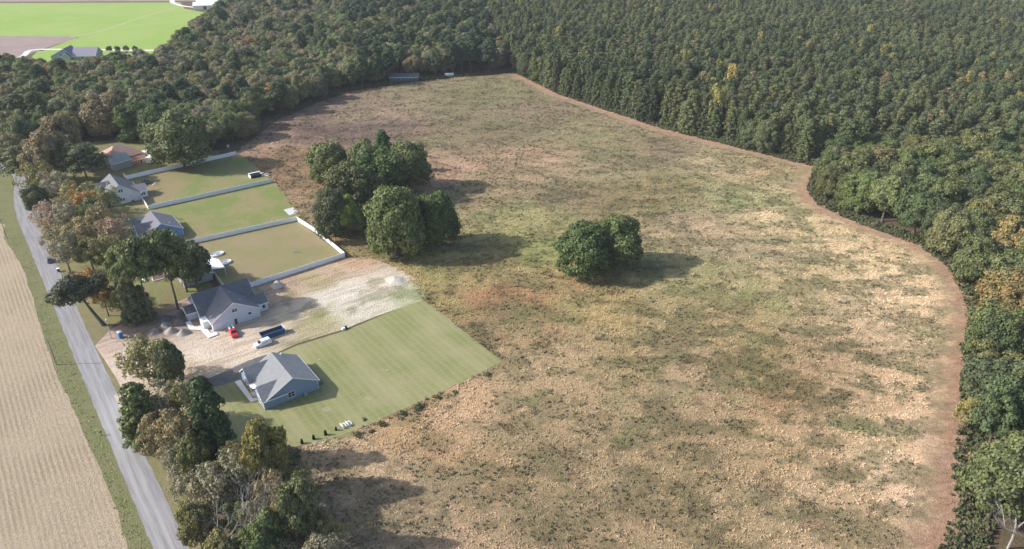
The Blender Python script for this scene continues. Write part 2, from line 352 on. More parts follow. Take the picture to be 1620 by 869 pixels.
def meadow_col(x, y):
    x = np.asarray(x, float); y = np.asarray(y, float)
    wx = x+14*(fbm(x, y, 18, 71)-.5)*2; wy = y+14*(fbm(x, y, 18, 77)-.5)*2
    num = np.zeros((len(x), 3)); den = np.zeros(len(x))
    for (qx, qy), c in zip(_pp, _pc):
        s = 10+.03*qy; wt = 1/(((wx-qx)**2+(wy-qy)**2)/s**2+.25)**2.0
        num += wt[:, None]*c; den += wt
    c = num/den[:, None]; c = np.clip(c+.25*(c-np.array([.352, .283, .163])), .05, 1)*MEADK
    s = straw_field(x, y)[:, None]
    amp = (sstep(430, 190, y)*(.34+.45*sstep(20, 90, x)*sstep(.3, .55, fbm(x, y, 40, 113)))+.34)[:, None]
    dark = c*np.array([.67, .74, .66]); lite = c*np.array([1.27, 1.25, 1.20])
    c = np.clip(c, 0, .56)*(1-amp)+(dark*(1-s)+lite*s)*amp
    gr = sstep(.60, .74, fbm(x, y, 14, 91, 4, .6))[:, None]; c = c*(1-.38*gr)+np.array([.24, .255, .11])*.38*gr
    dk = sstep(.60, .75, fbm(x, y, 4, 97, 4, .7))[:, None]; c = c*(1-.35*dk)
    rd = sstep(.72, .80, fbm(x, y, 7, 103, 4, .6))[:, None]; c = c*(1-.35*rd)+np.array([.36, .19, .14])*.35*rd
    # worn margin beside the track
    d = pdist(x, y, TRACK_C)+4*(fbm(x, y, 6, 51)-.5); t = (sstep(11, 4, d)*(.35+.65*sstep(.35, .6, fbm(x, y, 3.5, 57))))[:, None]
    t2 = np.clip(sstep(320, 200, y), 0, 1)[:, None]
    c = c*(1-.38*t)+np.array([.43, .31, .22])*.38*t
    return c
print('meadow grid')
grid_sheet('meadow', mead, .02, .9, MEADOW, 'overgrown meadow of straw-coloured grass and low weeds inside the wood edge', meadow_col, .35)
# worn track round the meadow
def offs(line, d0, d1):
    l, r = [], []
    for i, p in enumerate(line):
        q0 = Vector(line[max(i-1, 0)]); q1 = Vector(line[min(i+1, len(line)-1)]); t = (q1-q0).normalized(); nrm = Vector((-t.y, t.x))
        l.append(tuple(Vector(p)+nrm*d0)); r.append(tuple(Vector(p)+nrm*d1))
    return l+r[::-1]
def smooth_line(pts, k=6):
    out = []
    for i in range(len(pts)-1):
        p0, p1, p2, p3 = [Vector(pts[min(max(j, 0), len(pts)-1)]) for j in (i-1, i, i+1, i+2)]
        for s in range(k):
            t = s/k; out.append(tuple(.5*((2*p1)+(-p0+p2)*t+(2*p0-5*p1+4*p2-p3)*t*t+(-p0+3*p1-3*p2+p3)*t**3)))
    out.append(tuple(pts[-1])); return out
TRK = smooth_line(TRACK_C)
def track_col(x, y):
    c = meadow_col(x, y); d = pdist(x, y, TRK); f = fbm(x, y, 3.2, 151, 4, .6)
    red = np.array([.44, .26, .18])*(.8+.45*fbm(x, y, 1.6, 161, 3))[:, None]; pale = np.array([.44, .31, .23])
    red = red*(1-.5*sstep(.5, .7, fbm(x, y, 6, 166))[:, None])+pale*.5*sstep(.5, .7, fbm(x, y, 6, 166))[:, None]
    t = (sstep(5.4, .8, d+3.2*(f-.5)*2)*.85)[:, None]; return c*(1-t)+red*t
grid_sheet('dirt_track', offs(TRK, 3.4, -6.2), .36, .8, MEADOW, 'reddish mown dirt track following the edge of the wood', track_col, 0, 0)

# road (lot frame: constant width, bends left at the far end)
RC = [(8.6, b) for b in np.linspace(40, 330, 30)]+[(9.6, 350), (11.6, 368), (13.2, 382), (12.8, 394), (9.5, 403), (3, 408), (-8, 411), (-60, 414)]
RC = smooth_line([W(*q) for q in RC], 4)
def strip(name, line, hw0, hw1, z, m, label, colf=None, nseg=7):
    V = []; cols = []
    for i, p in enumerate(line):
        q0 = Vector(line[max(i-1, 0)]); q1 = Vector(line[min(i+1, len(line)-1)]); t = (q1-q0).normalized(); nrm = Vector((-t.y, t.x))
        for k in range(nseg):
            f = k/(nseg-1); o = hw0*(1-f)+hw1*f
            if k in (0, nseg-1): o += .35*(float(vnoise(p[0]/1.7, p[1]/1.7, 5+k))-.5)
            q = Vector(p)+nrm*o; V.append((q.x, q.y, z))
    F = [(i*nseg+k, i*nseg+k+1, (i+1)*nseg+k+1, (i+1)*nseg+k) for i in range(len(line)-1) for k in range(nseg-1)]
    V = np.array(V); me = npmesh(name, V, F, colf(V) if colf else None)
    if me.polygons[0].normal.z < 0: me.flip_normals()
    return meta(link(name, me, m), label, None, None, 'structure')
def resample(line, step):
    out = [line[0]]; acc = 0
    for a, b in zip(line, line[1:]):
        d = math.hypot(b[0]-a[0], b[1]-a[1]); k = max(1, round(d/step))
        out += [(a[0]+(b[0]-a[0])*j/k, a[1]+(b[1]-a[1])*j/k) for j in range(1, k+1)]
    return out
def road_col(V):
    la, lb = L(V[:, 0], V[:, 1]); f = np.zeros(len(V))
    for c in (7.0, 8.9): f += .65*np.exp(-((la-c)/.45)**2)*sstep(300, 120, lb)
    f += .7*np.exp(-((lb-182)/5)**2)*sstep(8, 11.5, la)+.35*np.exp(-((lb-175)/12)**2)*(.5+fbm(V[:, 0], V[:, 1], 2, 8))
    f += .6*np.exp(-((lb-205)/6)**2)*sstep(10, 11.5, la)
    return np.clip(np.column_stack([f, f, f])*.8, 0, .9)
strip('road', resample(RC, 2.2), 2.9, -2.9, .05, ROAD, 'worn grey two-lane asphalt road running past the houses', road_col, 15)

sheet('stubble_field', GP((7, 355), (6, 378), (21, 397), (37, 427), (50, 464), (65, 519), (91, 595), (117, 649), (149, 720), (178, 791), (203, 869), (220, 905), (-400, 1000), (-700, 420), (-60, 340)), .03, STUBBLE, 'harvested field of pale corn stubble left of the road', .5)
sheet('verge', [W(6.0, b) for b in range(50, 330, 12)]+[W(6.8, 350), W(8.6, 368), W(10, 382), W(9.8, 390), W(4, 402), W(-20, 408), W(-60, 409), W(-60, 330), W(-14, 318), W(-4, 300), W(-7, 200), W(-8, 120), W(-9, 50)], .014, VERGE, 'green grass verge between the stubble field and the road', .3)
sheet('roadside_strip', [W(11, b) for b in range(60, 340, 12)]+[W(13.5, 355), W(15.5, 375), W(24, 375), W(20, 330), W(17, 300), W(17, 240), W(16.5, 180), W(16.5, 140), W(17, 60)], .022, VERGE2, 'grass strip between the road and the trees by the houses', .7)
sheet('yard_ground', [W(16, 224), W(16, 372), W(50, 372), W(52, 354), W(50, 224)], .018, YARD, 'shaded grass and leaf litter round the houses in the road-side trees', .8)
# lawns
sheet('lawn', [W(46, 309.6), W(44, 352), W(101, 355.3), W(103, 340), W(101.5, 309.6)], .042, LAWN1, 'long green lawn between the two far white fences', .5)
sheet('lawn', [W(30, 266.6), W(40, 309.4), W(101.5, 309.4), W(108, 275), W(104, 252), W(95.2, 246), W(94, 264)], .046, LAWN1, 'middle lawn with grey patio slab between two white fences', .6)
sheet('lawn', [W(52, 222.2), W(52, 267), W(93.4, 263.6), W(94.3, 223.2)], .050, LAWN3, 'browned lawn wholly enclosed by the white fence', .0)
sheet('lawn', GP((395, 585), (425, 567), (470, 547), (545, 524), (600, 501), (640, 484), (668, 474), (716, 509), (795, 573), (760, 590), (700, 620), (600, 665), (540, 690), (490, 703), (440, 712), (330, 725), (300, 690), (310, 622), (345, 606)), .054, LAWN4, 'large mown lawn with faint crossing stripes round the blue-grey house', .25)
# building site soil
site = GP((163, 566), (150, 548), (176, 520), (225, 500), (300, 470))+[W(40, 226), W(50, 221.6), W(94, 222.9)]+GP((590, 408), (640, 430), (668, 448), (672, 474), (600, 499), (545, 521), (470, 544), (430, 562), (380, 580), (330, 600), (250, 640), (200, 632), (185, 600))
SITEP = [(170, 545, 190, 170, 155), (230, 520, 150, 132, 120), (300, 500, 170, 150, 135), (200, 580, 205, 186, 170), (330, 560, 212, 196, 178), (390, 550, 210, 192, 172), (430, 520, 205, 186, 165), (480, 490, 205, 188, 168), (530, 470, 215, 204, 188), (600, 450, 214, 200, 182),
         (560, 490, 205, 196, 178), (640, 440, 195, 180, 160), (560, 412, 185, 155, 130), (520, 425, 190, 168, 142), (450, 455, 182, 158, 134), (490, 445, 175, 160, 125), (480, 520, 172, 160, 128), (655, 462, 170, 175, 140), (420, 470, 190, 165, 145), (300, 600, 195, 175, 150), (500, 505, 160, 155, 110)]
_sp = np.array([G(a, b) for a, b, *_ in SITEP]); _scl = np.array([s2l(c[2:]) for c in SITEP])
def site_col(x, y):
    wx = x+5*(fbm(x, y, 8, 171)-.5)*2; wy = y+5*(fbm(x, y, 8, 177)-.5)*2; num = np.zeros((len(x), 3)); den = np.zeros(len(x))
    for (qx, qy), c in zip(_sp, _scl):
        wt = 1/(((wx-qx)**2+(wy-qy)**2)/25+.3)**2; num += wt[:, None]*c; den += wt
    c = num/den[:, None]*1.12; la, lb = L(x, y)
    tr = sstep(.5, .7, fbm(la/9, lb, .8, 55, 3)); c = c*(1-.22*tr[:, None])
    gr = sstep(.58, .68, fbm(x, y, 9, 63, 4, .6))*sstep(52, 60, la); c = c*(1-.5*gr[:, None])+np.array([.2, .2, .09])*.5*gr[:, None]
    return c
grid_sheet('sandy_ground', site, .060, .7, SOIL, 'pale churned sandy soil of the building plot', site_col, .22)
sheet('driveway', GP((190, 640), (205, 622), (240, 628), (300, 611), (345, 593), (395, 570), (425, 560), (428, 572), (384, 600), (340, 613), (300, 626), (240, 645), (205, 652)), .075, DRIVE, 'dark asphalt driveway leading to the blue-grey house', .08)
sheet('driveway_apron', GP((180, 626), (205, 617), (300, 604), (345, 587), (400, 563), (398, 569), (345, 593), (300, 612), (240, 630), (205, 628), (206, 656), (196, 658)), .068, LANE, 'pale sandy edge along the dark driveway', .25)
sheet('driveway', [W(11.3, 357), W(30, 359), W(30, 363), W(11.8, 364)], .06, DRIVE, 'short grey side driveway near the bend of the road', .1)
sheet('driveway', [W(11.3, 327), W(20, 330), W(33, 331), W(33, 335), W(20, 336), W(11.6, 341)], .064, DRIVE, 'grey side driveway hidden in the roadside trees before the white house', .1)
# far farmland
fg = GP((-80, 5.5), (285, 4), (292, 14), (345, 24), (330, 60), (240, 110), (40, 112), (72, 78), (125, 59), (-80, 57))
sheet('crop_field', fg, .03, FIELD_G, 'bright green crop field beyond the wood', 0, 20)
sheet('bare_field', GP((-80, 57), (110, 58), (125, 60), (85, 72), (28, 92), (0, 100), (-80, 120)), .05, FIELD_B, 'bare brown field corner at the left edge beyond the wood', 0, 20)
sheet('bare_field', GP((-260, -70), (400, -70), (330, 2), (-260, 4)), .036, FIELD_B, 'bare brown field behind the green crop', 0, 40)
def lane(pts, hw, z, m, label, name='farm_lane'):
    strip(name, smooth_line(GP(*pts), 4), hw, -hw, z, m, label, None, 3)
lane([(110, 59), (165, 48), (220, 29), (280, 12)], 1.8, .09, mat('pale_earth', (.33, .36, .16), .95), 'thin pale track crossing the green crop field')
lane([(-60, 118), (30, 92), (48, 80), (90, 78.5), (150, 79), (240, 80), (300, 80)], 2.2, .1, mat('lane_gravel', (.62, .58, .54), .9), 'pale lane passing the far dark-roofed house')
lane([(278, -4), (272, 3), (286, 9), (310, 12), (345, 13)], 2.4, .11, mat('white_lane', (.62, .6, .56), .9), 'white curved farm lane at the top of the picture')
sheet('far_house_lawn', GP((50, 90), (60, 81), (220, 81), (230, 100), (180, 112), (80, 112)), .06, FIELD_G, 'green lawn round the far dark-roofed house', 0, 20)
for px_, py_, r_ in ((583, 630, .9), (517, 648, 1.0), (612, 586, .4), (505, 569, .35)):
    gx_, gy_ = G(px_, py_); sheet('bare_patch', [(gx_+r_*math.cos(a_)*1.2, gy_+r_*math.sin(a_)) for a_ in np.linspace(0, 5.7, 10)], .062, ground_mat('bare_spot', (.33, .30, .19), (.28, .27, .14), (.44, .40, .31), 1.6, 4), 'small pale bare patch in the striped lawn', .5, .5)
sheet('yard_ground', GP((60, 262), (120, 246), (150, 224), (200, 220), (235, 226), (300, 240), (350, 238), (345, 248), (250, 268), (205, 284), (170, 285), (90, 285)), .02, YARD, 'shaded yard round the red-roofed house', .8)
sheet('clearing', GP((1500, -30), (1550, 8), (1600, 30), (1680, 45), (1900, 60), (2000, -40)), .04, ground_mat('clearing_scrub', (.36, .31, .22), (.28, .25, .17), (.42, .37, .27), .02, .3, .3), 'pale scrubby clearing beyond the pine wood at the top right corner', 3, 20)
# ------------------------------------------------------------------ tree prototypes (real size, base at origin)
PROTO = {}
def quads(cen, nrm, size, asp, rng):
    n = len(cen); r = rng.normal(size=(n, 3)); t = np.cross(nrm, r); t /= np.linalg.norm(t, axis=1, keepdims=True)+1e-9
    b = np.cross(nrm, t); s = size[:, None]*.5; t = t*s; b = b*s*asp
    V = np.stack([cen-t-b*.6, cen+t-b, cen+t*.7+b, cen-t*1.1+b*.8], 1).reshape(-1, 3)
    return V, np.arange(4*n).reshape(-1, 4)
def clump_leaves(cc, cr, per, leaf, rng, out=None, squash=.8):
    n = len(cc); k = per
    u = rng.normal(size=(n, k, 3)); u /= np.linalg.norm(u, axis=2, keepdims=True)
    bias = out[:, None, :]*.55+np.array([0, 0, .35]); u = u+bias; u /= np.linalg.norm(u, axis=2, keepdims=True)
    rad = cr[:, None]*(rng.uniform(.72, 1.1, (n, k))+.35*rng.random((n, k))**6); p = cc[:, None, :]+u*rad[:, :, None]*np.array([1, 1, squash])
    nr = u+rng.normal(size=(n, k, 3))*.38; nr /= np.linalg.norm(nr, axis=2, keepdims=True)
    p = p.reshape(-1, 3); nr = nr.reshape(-1, 3)
    return quads(p, nr, rng.uniform(.65, 1.25, len(p))*leaf, 1.0, rng)
def join(parts):
    V = []; F = []; o = 0
    for v, f in parts: V.append(v); F.append(f+o); o += len(v)
    return np.vstack(V), np.vstack(F)
def broad_crown(seed, R, z0, z1, nc, per, leaf, low=-.55, lop=.25, sq=.45, core=220):
    rng = np.random.default_rng(seed); zc = z0+(z1-z0)*.52; hz = (z1-z0)*.5
    u = rng.normal(size=(nc*3, 3)); u /= np.linalg.norm(u, axis=1, keepdims=True); u = u[u[:, 2] > low][:nc]
    ph = rng.uniform(0, 6.28, 6)
    az = np.arctan2(u[:, 1], u[:, 0]); lob = 1+lop*(np.sin(2*az+ph[0])*.5+np.sin(3*az+ph[1]+u[:, 2]*3)*.5+np.sin(5*u[:, 2]+ph[2]+az)*.4)
    f = rng.uniform(.5, .92, len(u))**.6*lob*.84
    cc = u*f[:, None]*np.array([R, R, hz]); cc[:, 2] += zc
    lowf = np.where(u[:, 2] < .15, (1/np.maximum(.35, np.sqrt(1-u[:, 2]**2)))**sq, 1.0); cc[:, 0] *= lowf; cc[:, 1] *= lowf
    cr = R*rng.uniform(.17, .31, len(u))
    parts = [clump_leaves(cc, cr, per, leaf, rng, u)]
    ui = rng.normal(size=(core, 3)); ui /= np.linalg.norm(ui, axis=1, keepdims=True); ci = ui*rng.uniform(.25, .62, core)[:, None]*np.array([R, R, hz*.95]); ci[:, 2] += zc
    parts.append(quads(ci, ui, rng.uniform(.8, 1.5, core)*R*.2, 1.0, rng))
    return join(parts)
def trunk_mesh(seed, h, r, limbs, R, z0, z1, m, lean=(0, 0), top=.8):
    rng = random.Random(seed); bm = B(); pts = []; rs = []
    for k in range(6):
        t = k/5; pts.append((lean[0]*t+rng.uniform(-.1, .1)*h*.03, lean[1]*t+rng.uniform(-.1, .1)*h*.03, -.2+t*h*top)); rs.append(r*(1.25 if k == 0 else 1-.72*t))
    tube(bm, pts, rs, 7)
    for k in range(limbs):
        a = 2*math.pi*(k+rng.uniform(-.3, .3))/max(1, limbs); zb = z0+(z1-z0)*rng.uniform(-.05, .45); t = (zb+.2)/(h*top); px, py = lean[0]*t, lean[1]*t
        q = R*rng.uniform(.5, .85); up = (z1-z0)*rng.uniform(.12, .35)
        tube(bm, [(px, py, zb), (px+math.cos(a)*q*.5, py+math.sin(a)*q*.5, zb+up*.55), (px+math.cos(a)*q, py+math.sin(a)*q, zb+up)], [r*.45, r*.28, r*.1], 5)
    bmesh.ops.recalc_face_normals(bm, faces=bm.faces); me = bpy.data.meshes.new('trunk'); bm.to_mesh(me); bm.free(); me.materials.append(m)
    me.polygons.foreach_set('use_smooth', [True]*len(me.polygons)); return me
def pine_crown(seed, R, z0, z1, levels, per, leaf, clump=.26, power=.75, sq=.62):
    rng = np.random.default_rng(seed); cc = []; oo = []; cr = []
    for k in range(levels):
        t = k/(levels-1); z = z0+(z1-z0)*t; rr = R*((1-t**1.25)**power*.84+.16)*rng.uniform(.85, 1.12); nb = int(4+4*(1-t)); a0 = rng.uniform(0, 6.28)
        for j in range(nb):
            a = a0+j*6.283/nb+rng.uniform(-.25, .25); q = rr*rng.uniform(.72, 1.1)
            for f in ((1.0, .55) if rr > R*.5 else (1.0,)):
                d = np.array([math.cos(a), math.sin(a), 0]); cc.append(d*q*f*.85+np.array([0, 0, z+.12*q*f+rng.uniform(-.2, .2)])); oo.append(d*.7+np.array([0, 0, .5])); cr.append(R*clump*rng.uniform(.75, 1.25))
    cc = np.array(cc); return clump_leaves(cc, np.array(cr), per, leaf, rng, np.array(oo), sq)
def crown_me(vf, m=None):
    me = npmesh('crown', *vf); me.materials.append(m or LEAF); return me
def add_proto(kind, h, R, crown, trunk): PROTO.setdefault(kind, []).append(dict(h=h, R=R, crown=crown, trunk=trunk))
for i in range(8):   # round broadleaf trees, 13 m tall, 6 m crown radius
    z0 = (1.4, 1.0, 2.2, 1.6)[i % 4]
    add_proto('broad', 13, 6, crown_me(broad_crown(100+i, 6, z0, 13, (85, 110, 70, 95)[i % 4], 125, .41, -.6, (.2, .32, .26, .18)[i % 4])), trunk_mesh(i, 13, .38, 6, 6, 3, 12, BARK))
for i in range(4):   # open thin-leaved autumn trees
    add_proto('thin', 11, 4.6, crown_me(broad_crown(200+i, 4.6, 1.6, 11, 74, 40, .33, -.6, .42, core=14)), trunk_mesh(20+i, 11, .26, 12, 4.6, 2.2, 10.5, BARK))
for i in range(3):   # dense field-grown trees with foliage to the ground
    add_proto('dense', 14, 6.5, crown_me(broad_crown(300+i, 6.5, -.2, 14, 165, 125, .40, -.92, .2, .95)), trunk_mesh(30+i, 14, .45, 6, 5, 3, 12, BARK))
for i in range(5):   # plantation pines
    add_proto('pine', 21, 3.3, crown_me(pine_crown(400+i, 3.3, 7.0, 19.8, 10, 46, .42, .31, .62, .9)), trunk_mesh(40+i, 21, .22, 0, 2, 8, 20, BARK, top=.93))
for i in range(3):   # wood-edge pines with boughs low down
    add_proto('edgepine', 20, 4.2, crown_me(pine_crown(450+i, 4.2, 1.2, 19.4, 15, 46, .5, .28, .42)), trunk_mesh(45+i, 20, .24, 0, 2, 8, 19, BARK, top=.93))
for i in range(3):   # open-grown pines with layered boughs
    add_proto('bigpine', 18, 5.2, crown_me(pine_crown(500+i, 5.2, 7.5, 17.4, 9, 75, .46, .27, .45)), trunk_mesh(50+i, 18, .3, 5, 4, 9, 16, BARK, top=.92))
for i in range(3):   # bare-stemmed tall pines
    add_proto('tallpine', 18, 5.2, crown_me(pine_crown(550+i, 5.2, 10.8, 17.4, 7, 80, .46, .27, .4)), trunk_mesh(55+i, 18, .3, 5, 4, 12, 16, BARK, top=.92))
for i in range(2):   # cedars
    add_proto('cedar', 11, 3.2, crown_me(pine_crown(600+i, 3.2, .6, 10.6, 15, 60, .34, .25, .55)), trunk_mesh(60+i, 11, .25, 0, 2, 2, 10, BARK, top=.9))
def bare_me(seed, h, R):
    rng = random.Random(seed); bm = B()
    def br(p, d, ln, r, depth):
        q = p+d*ln*.5+Vector((rng.uniform(-1, 1), rng.uniform(-1, 1), rng.uniform(-.3, .6)))*ln*.08; e = q+(d+Vector((rng.uniform(-.3, .3), rng.uniform(-.3, .3), rng.uniform(-.1, .3)))).normalized()*ln*.5
        tube(bm, [p, q, e], [r, r*.8, r*.55], 5 if depth < 2 else 3)
        if depth >= 6: return
        for k in range(3 if depth < 5 else 2):
            a = rng.uniform(0, 6.28); nd = (d*.75+Vector((math.cos(a), math.sin(a), rng.uniform(-.05, .45)))*rng.uniform(.55, .95)).normalized()
            br(p.lerp(e, rng.uniform(.55, 1)) if k else e, nd, ln*rng.uniform(.6, .8), r*.55, depth+1)
    br(Vector((0, 0, -.2)), Vector((0, 0, 1)), h*.34, .21, 0)
    bmesh.ops.recalc_face_normals(bm, faces=bm.faces); me = bpy.data.meshes.new('branches'); bm.to_mesh(me); bm.free(); me.materials.append(SILVER); return me
BARE = [bare_me(5, 12, 5), bare_me(9, 12, 5)]

GREEN = [(.074, .096, .044), (.058, .080, .040), (.086, .104, .050), (.074, .100, .042), (.054, .072, .040), (.096, .108, .056)]
MIX = GREEN+[(.112, .114, .060), (.12, .116, .074), (.125, .11, .07)]
PINEC = [(.038, .062, .036), (.048, .070, .037), (.033, .053, .035), (.059, .077, .040)]
COL = dict(green=(.082, .104, .046), dark=(.074, .092, .050), bright=(.10, .145, .036), olive=(.118, .120, .058), brown=(.138, .120, .076), orange=(.19, .125, .055), gold=(.15, .145, .06),
           grey=(.130, .130, .098), red=(.27, .11, .07), pine=(.075, .10, .045), yell=(.130, .128, .048), mauve=(.165, .130, .108), deep=(.055, .084, .034))
NAMES = dict(tallpine='pine_tree', edgepine='pine_tree', broad='broadleaf_tree', thin='broadleaf_tree', dense='broadleaf_tree', pine='pine_tree', bigpine='pine_tree', cedar='cedar_tree')
TREES = []      # footprint record, so scattered trees keep clear of placed ones
def jit(c, rng, a=.12): k = 1+rng.uniform(-a, a)*1.3; return tuple(max(.01, v*k*w_*(1+rng.uniform(-a, a)*.4)) for v, w_ in zip(c, (1.05, 1.0, .90)))
_trng = random.Random(3)
LEAFK = 1.66
def tree(kind, x, y, h, R, col, label, group=None, var=None, rz=None, tilt=(0, 0)):
    P_ = PROTO[kind]; p = P_[(var if var is not None else _trng.randrange(len(P_))) % len(P_)]
    t = root(NAMES[kind], label, 'pine' if 'pine' in kind else ('cedar' if kind == 'cedar' else 'tree'), (x, y, 0), rz if rz is not None else _trng.uniform(0, 6.28), group)
    t.scale = (R/p['R'], R/p['R']*_trng.uniform(.92, 1.08), h/p['h']); t.rotation_euler[0] = tilt[0]; t.rotation_euler[1] = tilt[1]
    c = bpy.data.objects.new('crown', p['crown']); C.objects.link(c); c.parent = t; c.color = (*[v*LEAFK*(1.2 if kind == 'thin' else 1) for v in col], 1)
    k = bpy.data.objects.new('trunk', p['trunk']); C.objects.link(k); k.parent = t
    TREES.append((x, y, R)); return t
def height_for(x, y, ty):
    lo, hi = .5, 45.0
    for _ in range(30):
        mid = (lo+hi)/2
        if PR(x, y, mid)[1] > ty: lo = mid
        else: hi = mid
    return lo
def ptree(kind, px, by, ty, wpx, col, label, group=None, hoff=.06, **k):
    """tree from its surveyed base, top and crown width in the photograph"""
    x, y = G(px, by); h = height_for(x, y, ty); pm = PR(x, y, h*.6)[2]
    c = COL[col] if isinstance(col, str) else col
    return tree(kind, x, y, h/.97, wpx/2/pm*1.12, jit(c, _trng, .05), label, group, **k)

# --- trees in the open meadow
gm_ = None
ptree('dense', 922, 433, 359, 80, 'deep', 'left and nearer of the two dark green trees standing alone in the meadow', rz=.4, var=0)
ptree('dense', 976, 420, 347, 72, 'green', 'right and farther of the two trees standing alone in the meadow', rz=2.1, var=1)
GC = 'trees of the large clump in the meadow'
ptree('dense', 628, 405, 297, 84, 'green', 'broad round-crowned tree at the near right front of the meadow clump', var=2)
ptree('dense', 690, 388, 306, 68, 'deep', 'rightmost dark tree at the near side of the meadow clump')
ptree('broad', 607, 372, 318, 40, 'green', 'small tree left of the broad front tree of the meadow clump')
ptree('dense', 530, 375, 300, 56, (.058, .070, .042), 'grey-green tree beside the corner of the white fence')
ptree('broad', 553, 378, 318, 38, 'bright', 'bright green tree at the near left of the meadow clump')
ptree('dense', 560, 340, 262, 76, (.062, .074, .034), 'tree in the middle of the left side of the meadow clump')
ptree('dense', 524, 290, 228, 56, 'green', 'pale-leaved tree at the far left corner of the meadow clump')
ptree('dense', 600, 315, 236, 80, 'deep', 'dark tree in the centre of the meadow clump')
ptree('dense', 645, 298, 227, 64, 'green', 'large round tree at the far right corner of the meadow clump')
ptree('broad', 582, 288, 228, 56, 'green', 'tree at the far side of the meadow clump beside the small pine')
ptree('broad', 572, 375, 330, 40, 'dark', 'dark low tree in the shaded gap of the meadow clump')
ptree('cedar', 609, 272, 210, 28, (.038, .085, .03), 'small bright dark-green pine rising behind the meadow clump')

# --- trees between the road and the houses
ptree('bigpine', 46, 292, 234, 52, 'dark', 'flat-topped dark pine leaning over the bend of the road')
ptree('broad', 82, 292, 215, 56, 'brown', 'brown and orange tree right of the dark pine at the road bend')
ptree('broad', 110, 270, 186, 56, 'brown', 'tall russet-topped tree behind the road bend')
ptree('dense', 292, 263, 180, 84, (.086, .104, .05), 'large round tree at the wood edge right of the white motorhome')
ptree('dense', 222, 219, 160, 56, 'deep', 'dark tree just behind the right end of the red-roofed house')
ptree('dense', 176, 216, 150, 60, 'brown', 'brownish tree behind the left end of the red-roofed house')
ptree('dense', 258, 226, 168, 50, 'deep', 'dark tree behind the white canopy and motorhome')
ptree('bigpine', 140, 290, 232, 62, 'dark', 'broad dark evergreen in front of the red-roofed house')
ptree('broad', 120, 288, 234, 50, 'green', 'green tree left of the dark evergreen in front of the red-roofed house')
ptree('thin', 68, 318, 258, 44, 'olive', 'olive tree beside the road just below the bend')
ptree('thin', 98, 330, 276, 50, 'grey', 'grey-green thin tree between the road and the white house')
ptree('thin', 130, 340, 288, 48, 'olive', 'olive tree left of the orange one near the white house')
ptree('thin', 142, 352, 300, 44, 'orange', 'orange-leaved tree in front of the white house')
ptree('broad', 66, 345, 295, 34, 'dark', 'dark shrubby tree at the roadside below the bend')
ptree('thin', 92, 372, 318, 46, 'mauve', 'reddish leafless-looking tree by the road above the car')
ptree('thin', 118, 375, 322, 44, 'grey', 'grey tree between the reddish tree and the blue house')
ptree('broad', 155, 372, 318, 40, 'green', 'green tree just below the white house')
ptree('thin', 178, 350, 296, 34, 'olive', 'thin olive tree at the corner of the white house')
ptree('thin', 168, 385, 325, 38, 'brown', 'thin brown tree left of the blue house')
ptree('thin', 190, 400, 345, 44, 'mauve', 'pinkish thin tree beside the porch of the blue house')
ptree('thin', 130, 408, 352, 48, 'brown', 'brown thin tree midway between the car and the blue house')
ptree('thin', 92, 398, 358, 30, 'brown', 'low brown tree on the roadside above the car')
ptree('thin', 112, 432, 372, 46, 'grey', 'grey thin tree right of the white-lidded bin')
ptree('broad', 148, 428, 378, 44, 'olive', 'yellow-green tree above the leaning oak')
ptree('thin', 175, 430, 372, 40, 'olive', 'yellowish tree between the leaning oak and the tall pines')
ptree('thin', 150, 480, 430, 44, 'orange', 'orange tree directly behind the leaning oak')
ptree('thin', 172, 500, 446, 36, 'orange', 'small orange tree right of the leaning oak trunk')
# leaning oak: a long bare leaning trunk, crown over the road
x, y = G(165, 515); t = root('broadleaf_tree', 'large grey-green oak leaning out over the road beside the light pole', 'tree', (x, y, 0))
cm = crown_me(broad_crown(777, 7.2, 8.2, 15.5, 95, 85, .5, -.35, .4)); c = link('crown', cm, None, t); c.location = (-5.6, .2, -.4); c.color = (.092, .102, .068, 1)
link('trunk', trunk_mesh(77, 13, .62, 8, 6.5, 7.5, 13, BARK, (-5.8, .6), .95), None, t)
ptree('tallpine', 240, 508, 385, 56, 'pine', 'tallest pine in front of the porch of the hidden house', hoff=0)
ptree('tallpine', 282, 490, 372, 60, 'pine', 'tall broad pine rising behind the white timber frame')
ptree('tallpine', 212, 498, 396, 44, (.09, .11, .05), 'tall pine left of the white timber frame')
ptree('broad', 296, 462, 384, 46, 'dark', 'dark round tree standing between the blue house and the white patio roof')
ptree('broad', 314, 462, 388, 50, 'dark', 'dark tree overhanging the white patio roof')
ptree('broad', 290, 452, 392, 60, 'grey', 'grey-green tree overhanging the hidden house')
ptree('cedar', 216, 512, 440, 34, 'dark', 'ivy-dark evergreen below the tall pines')
ptree('thin', 200, 490, 430, 34, 'green', 'narrow green tree left of the dark evergreen below the pines')
ptree('cedar', 232, 505, 455, 26, 'dark', 'small dark evergreen under the tall pines')
ptree('thin', 200, 505, 455, 28, 'olive', 'small olive tree between the orange tree and the dark evergreen')
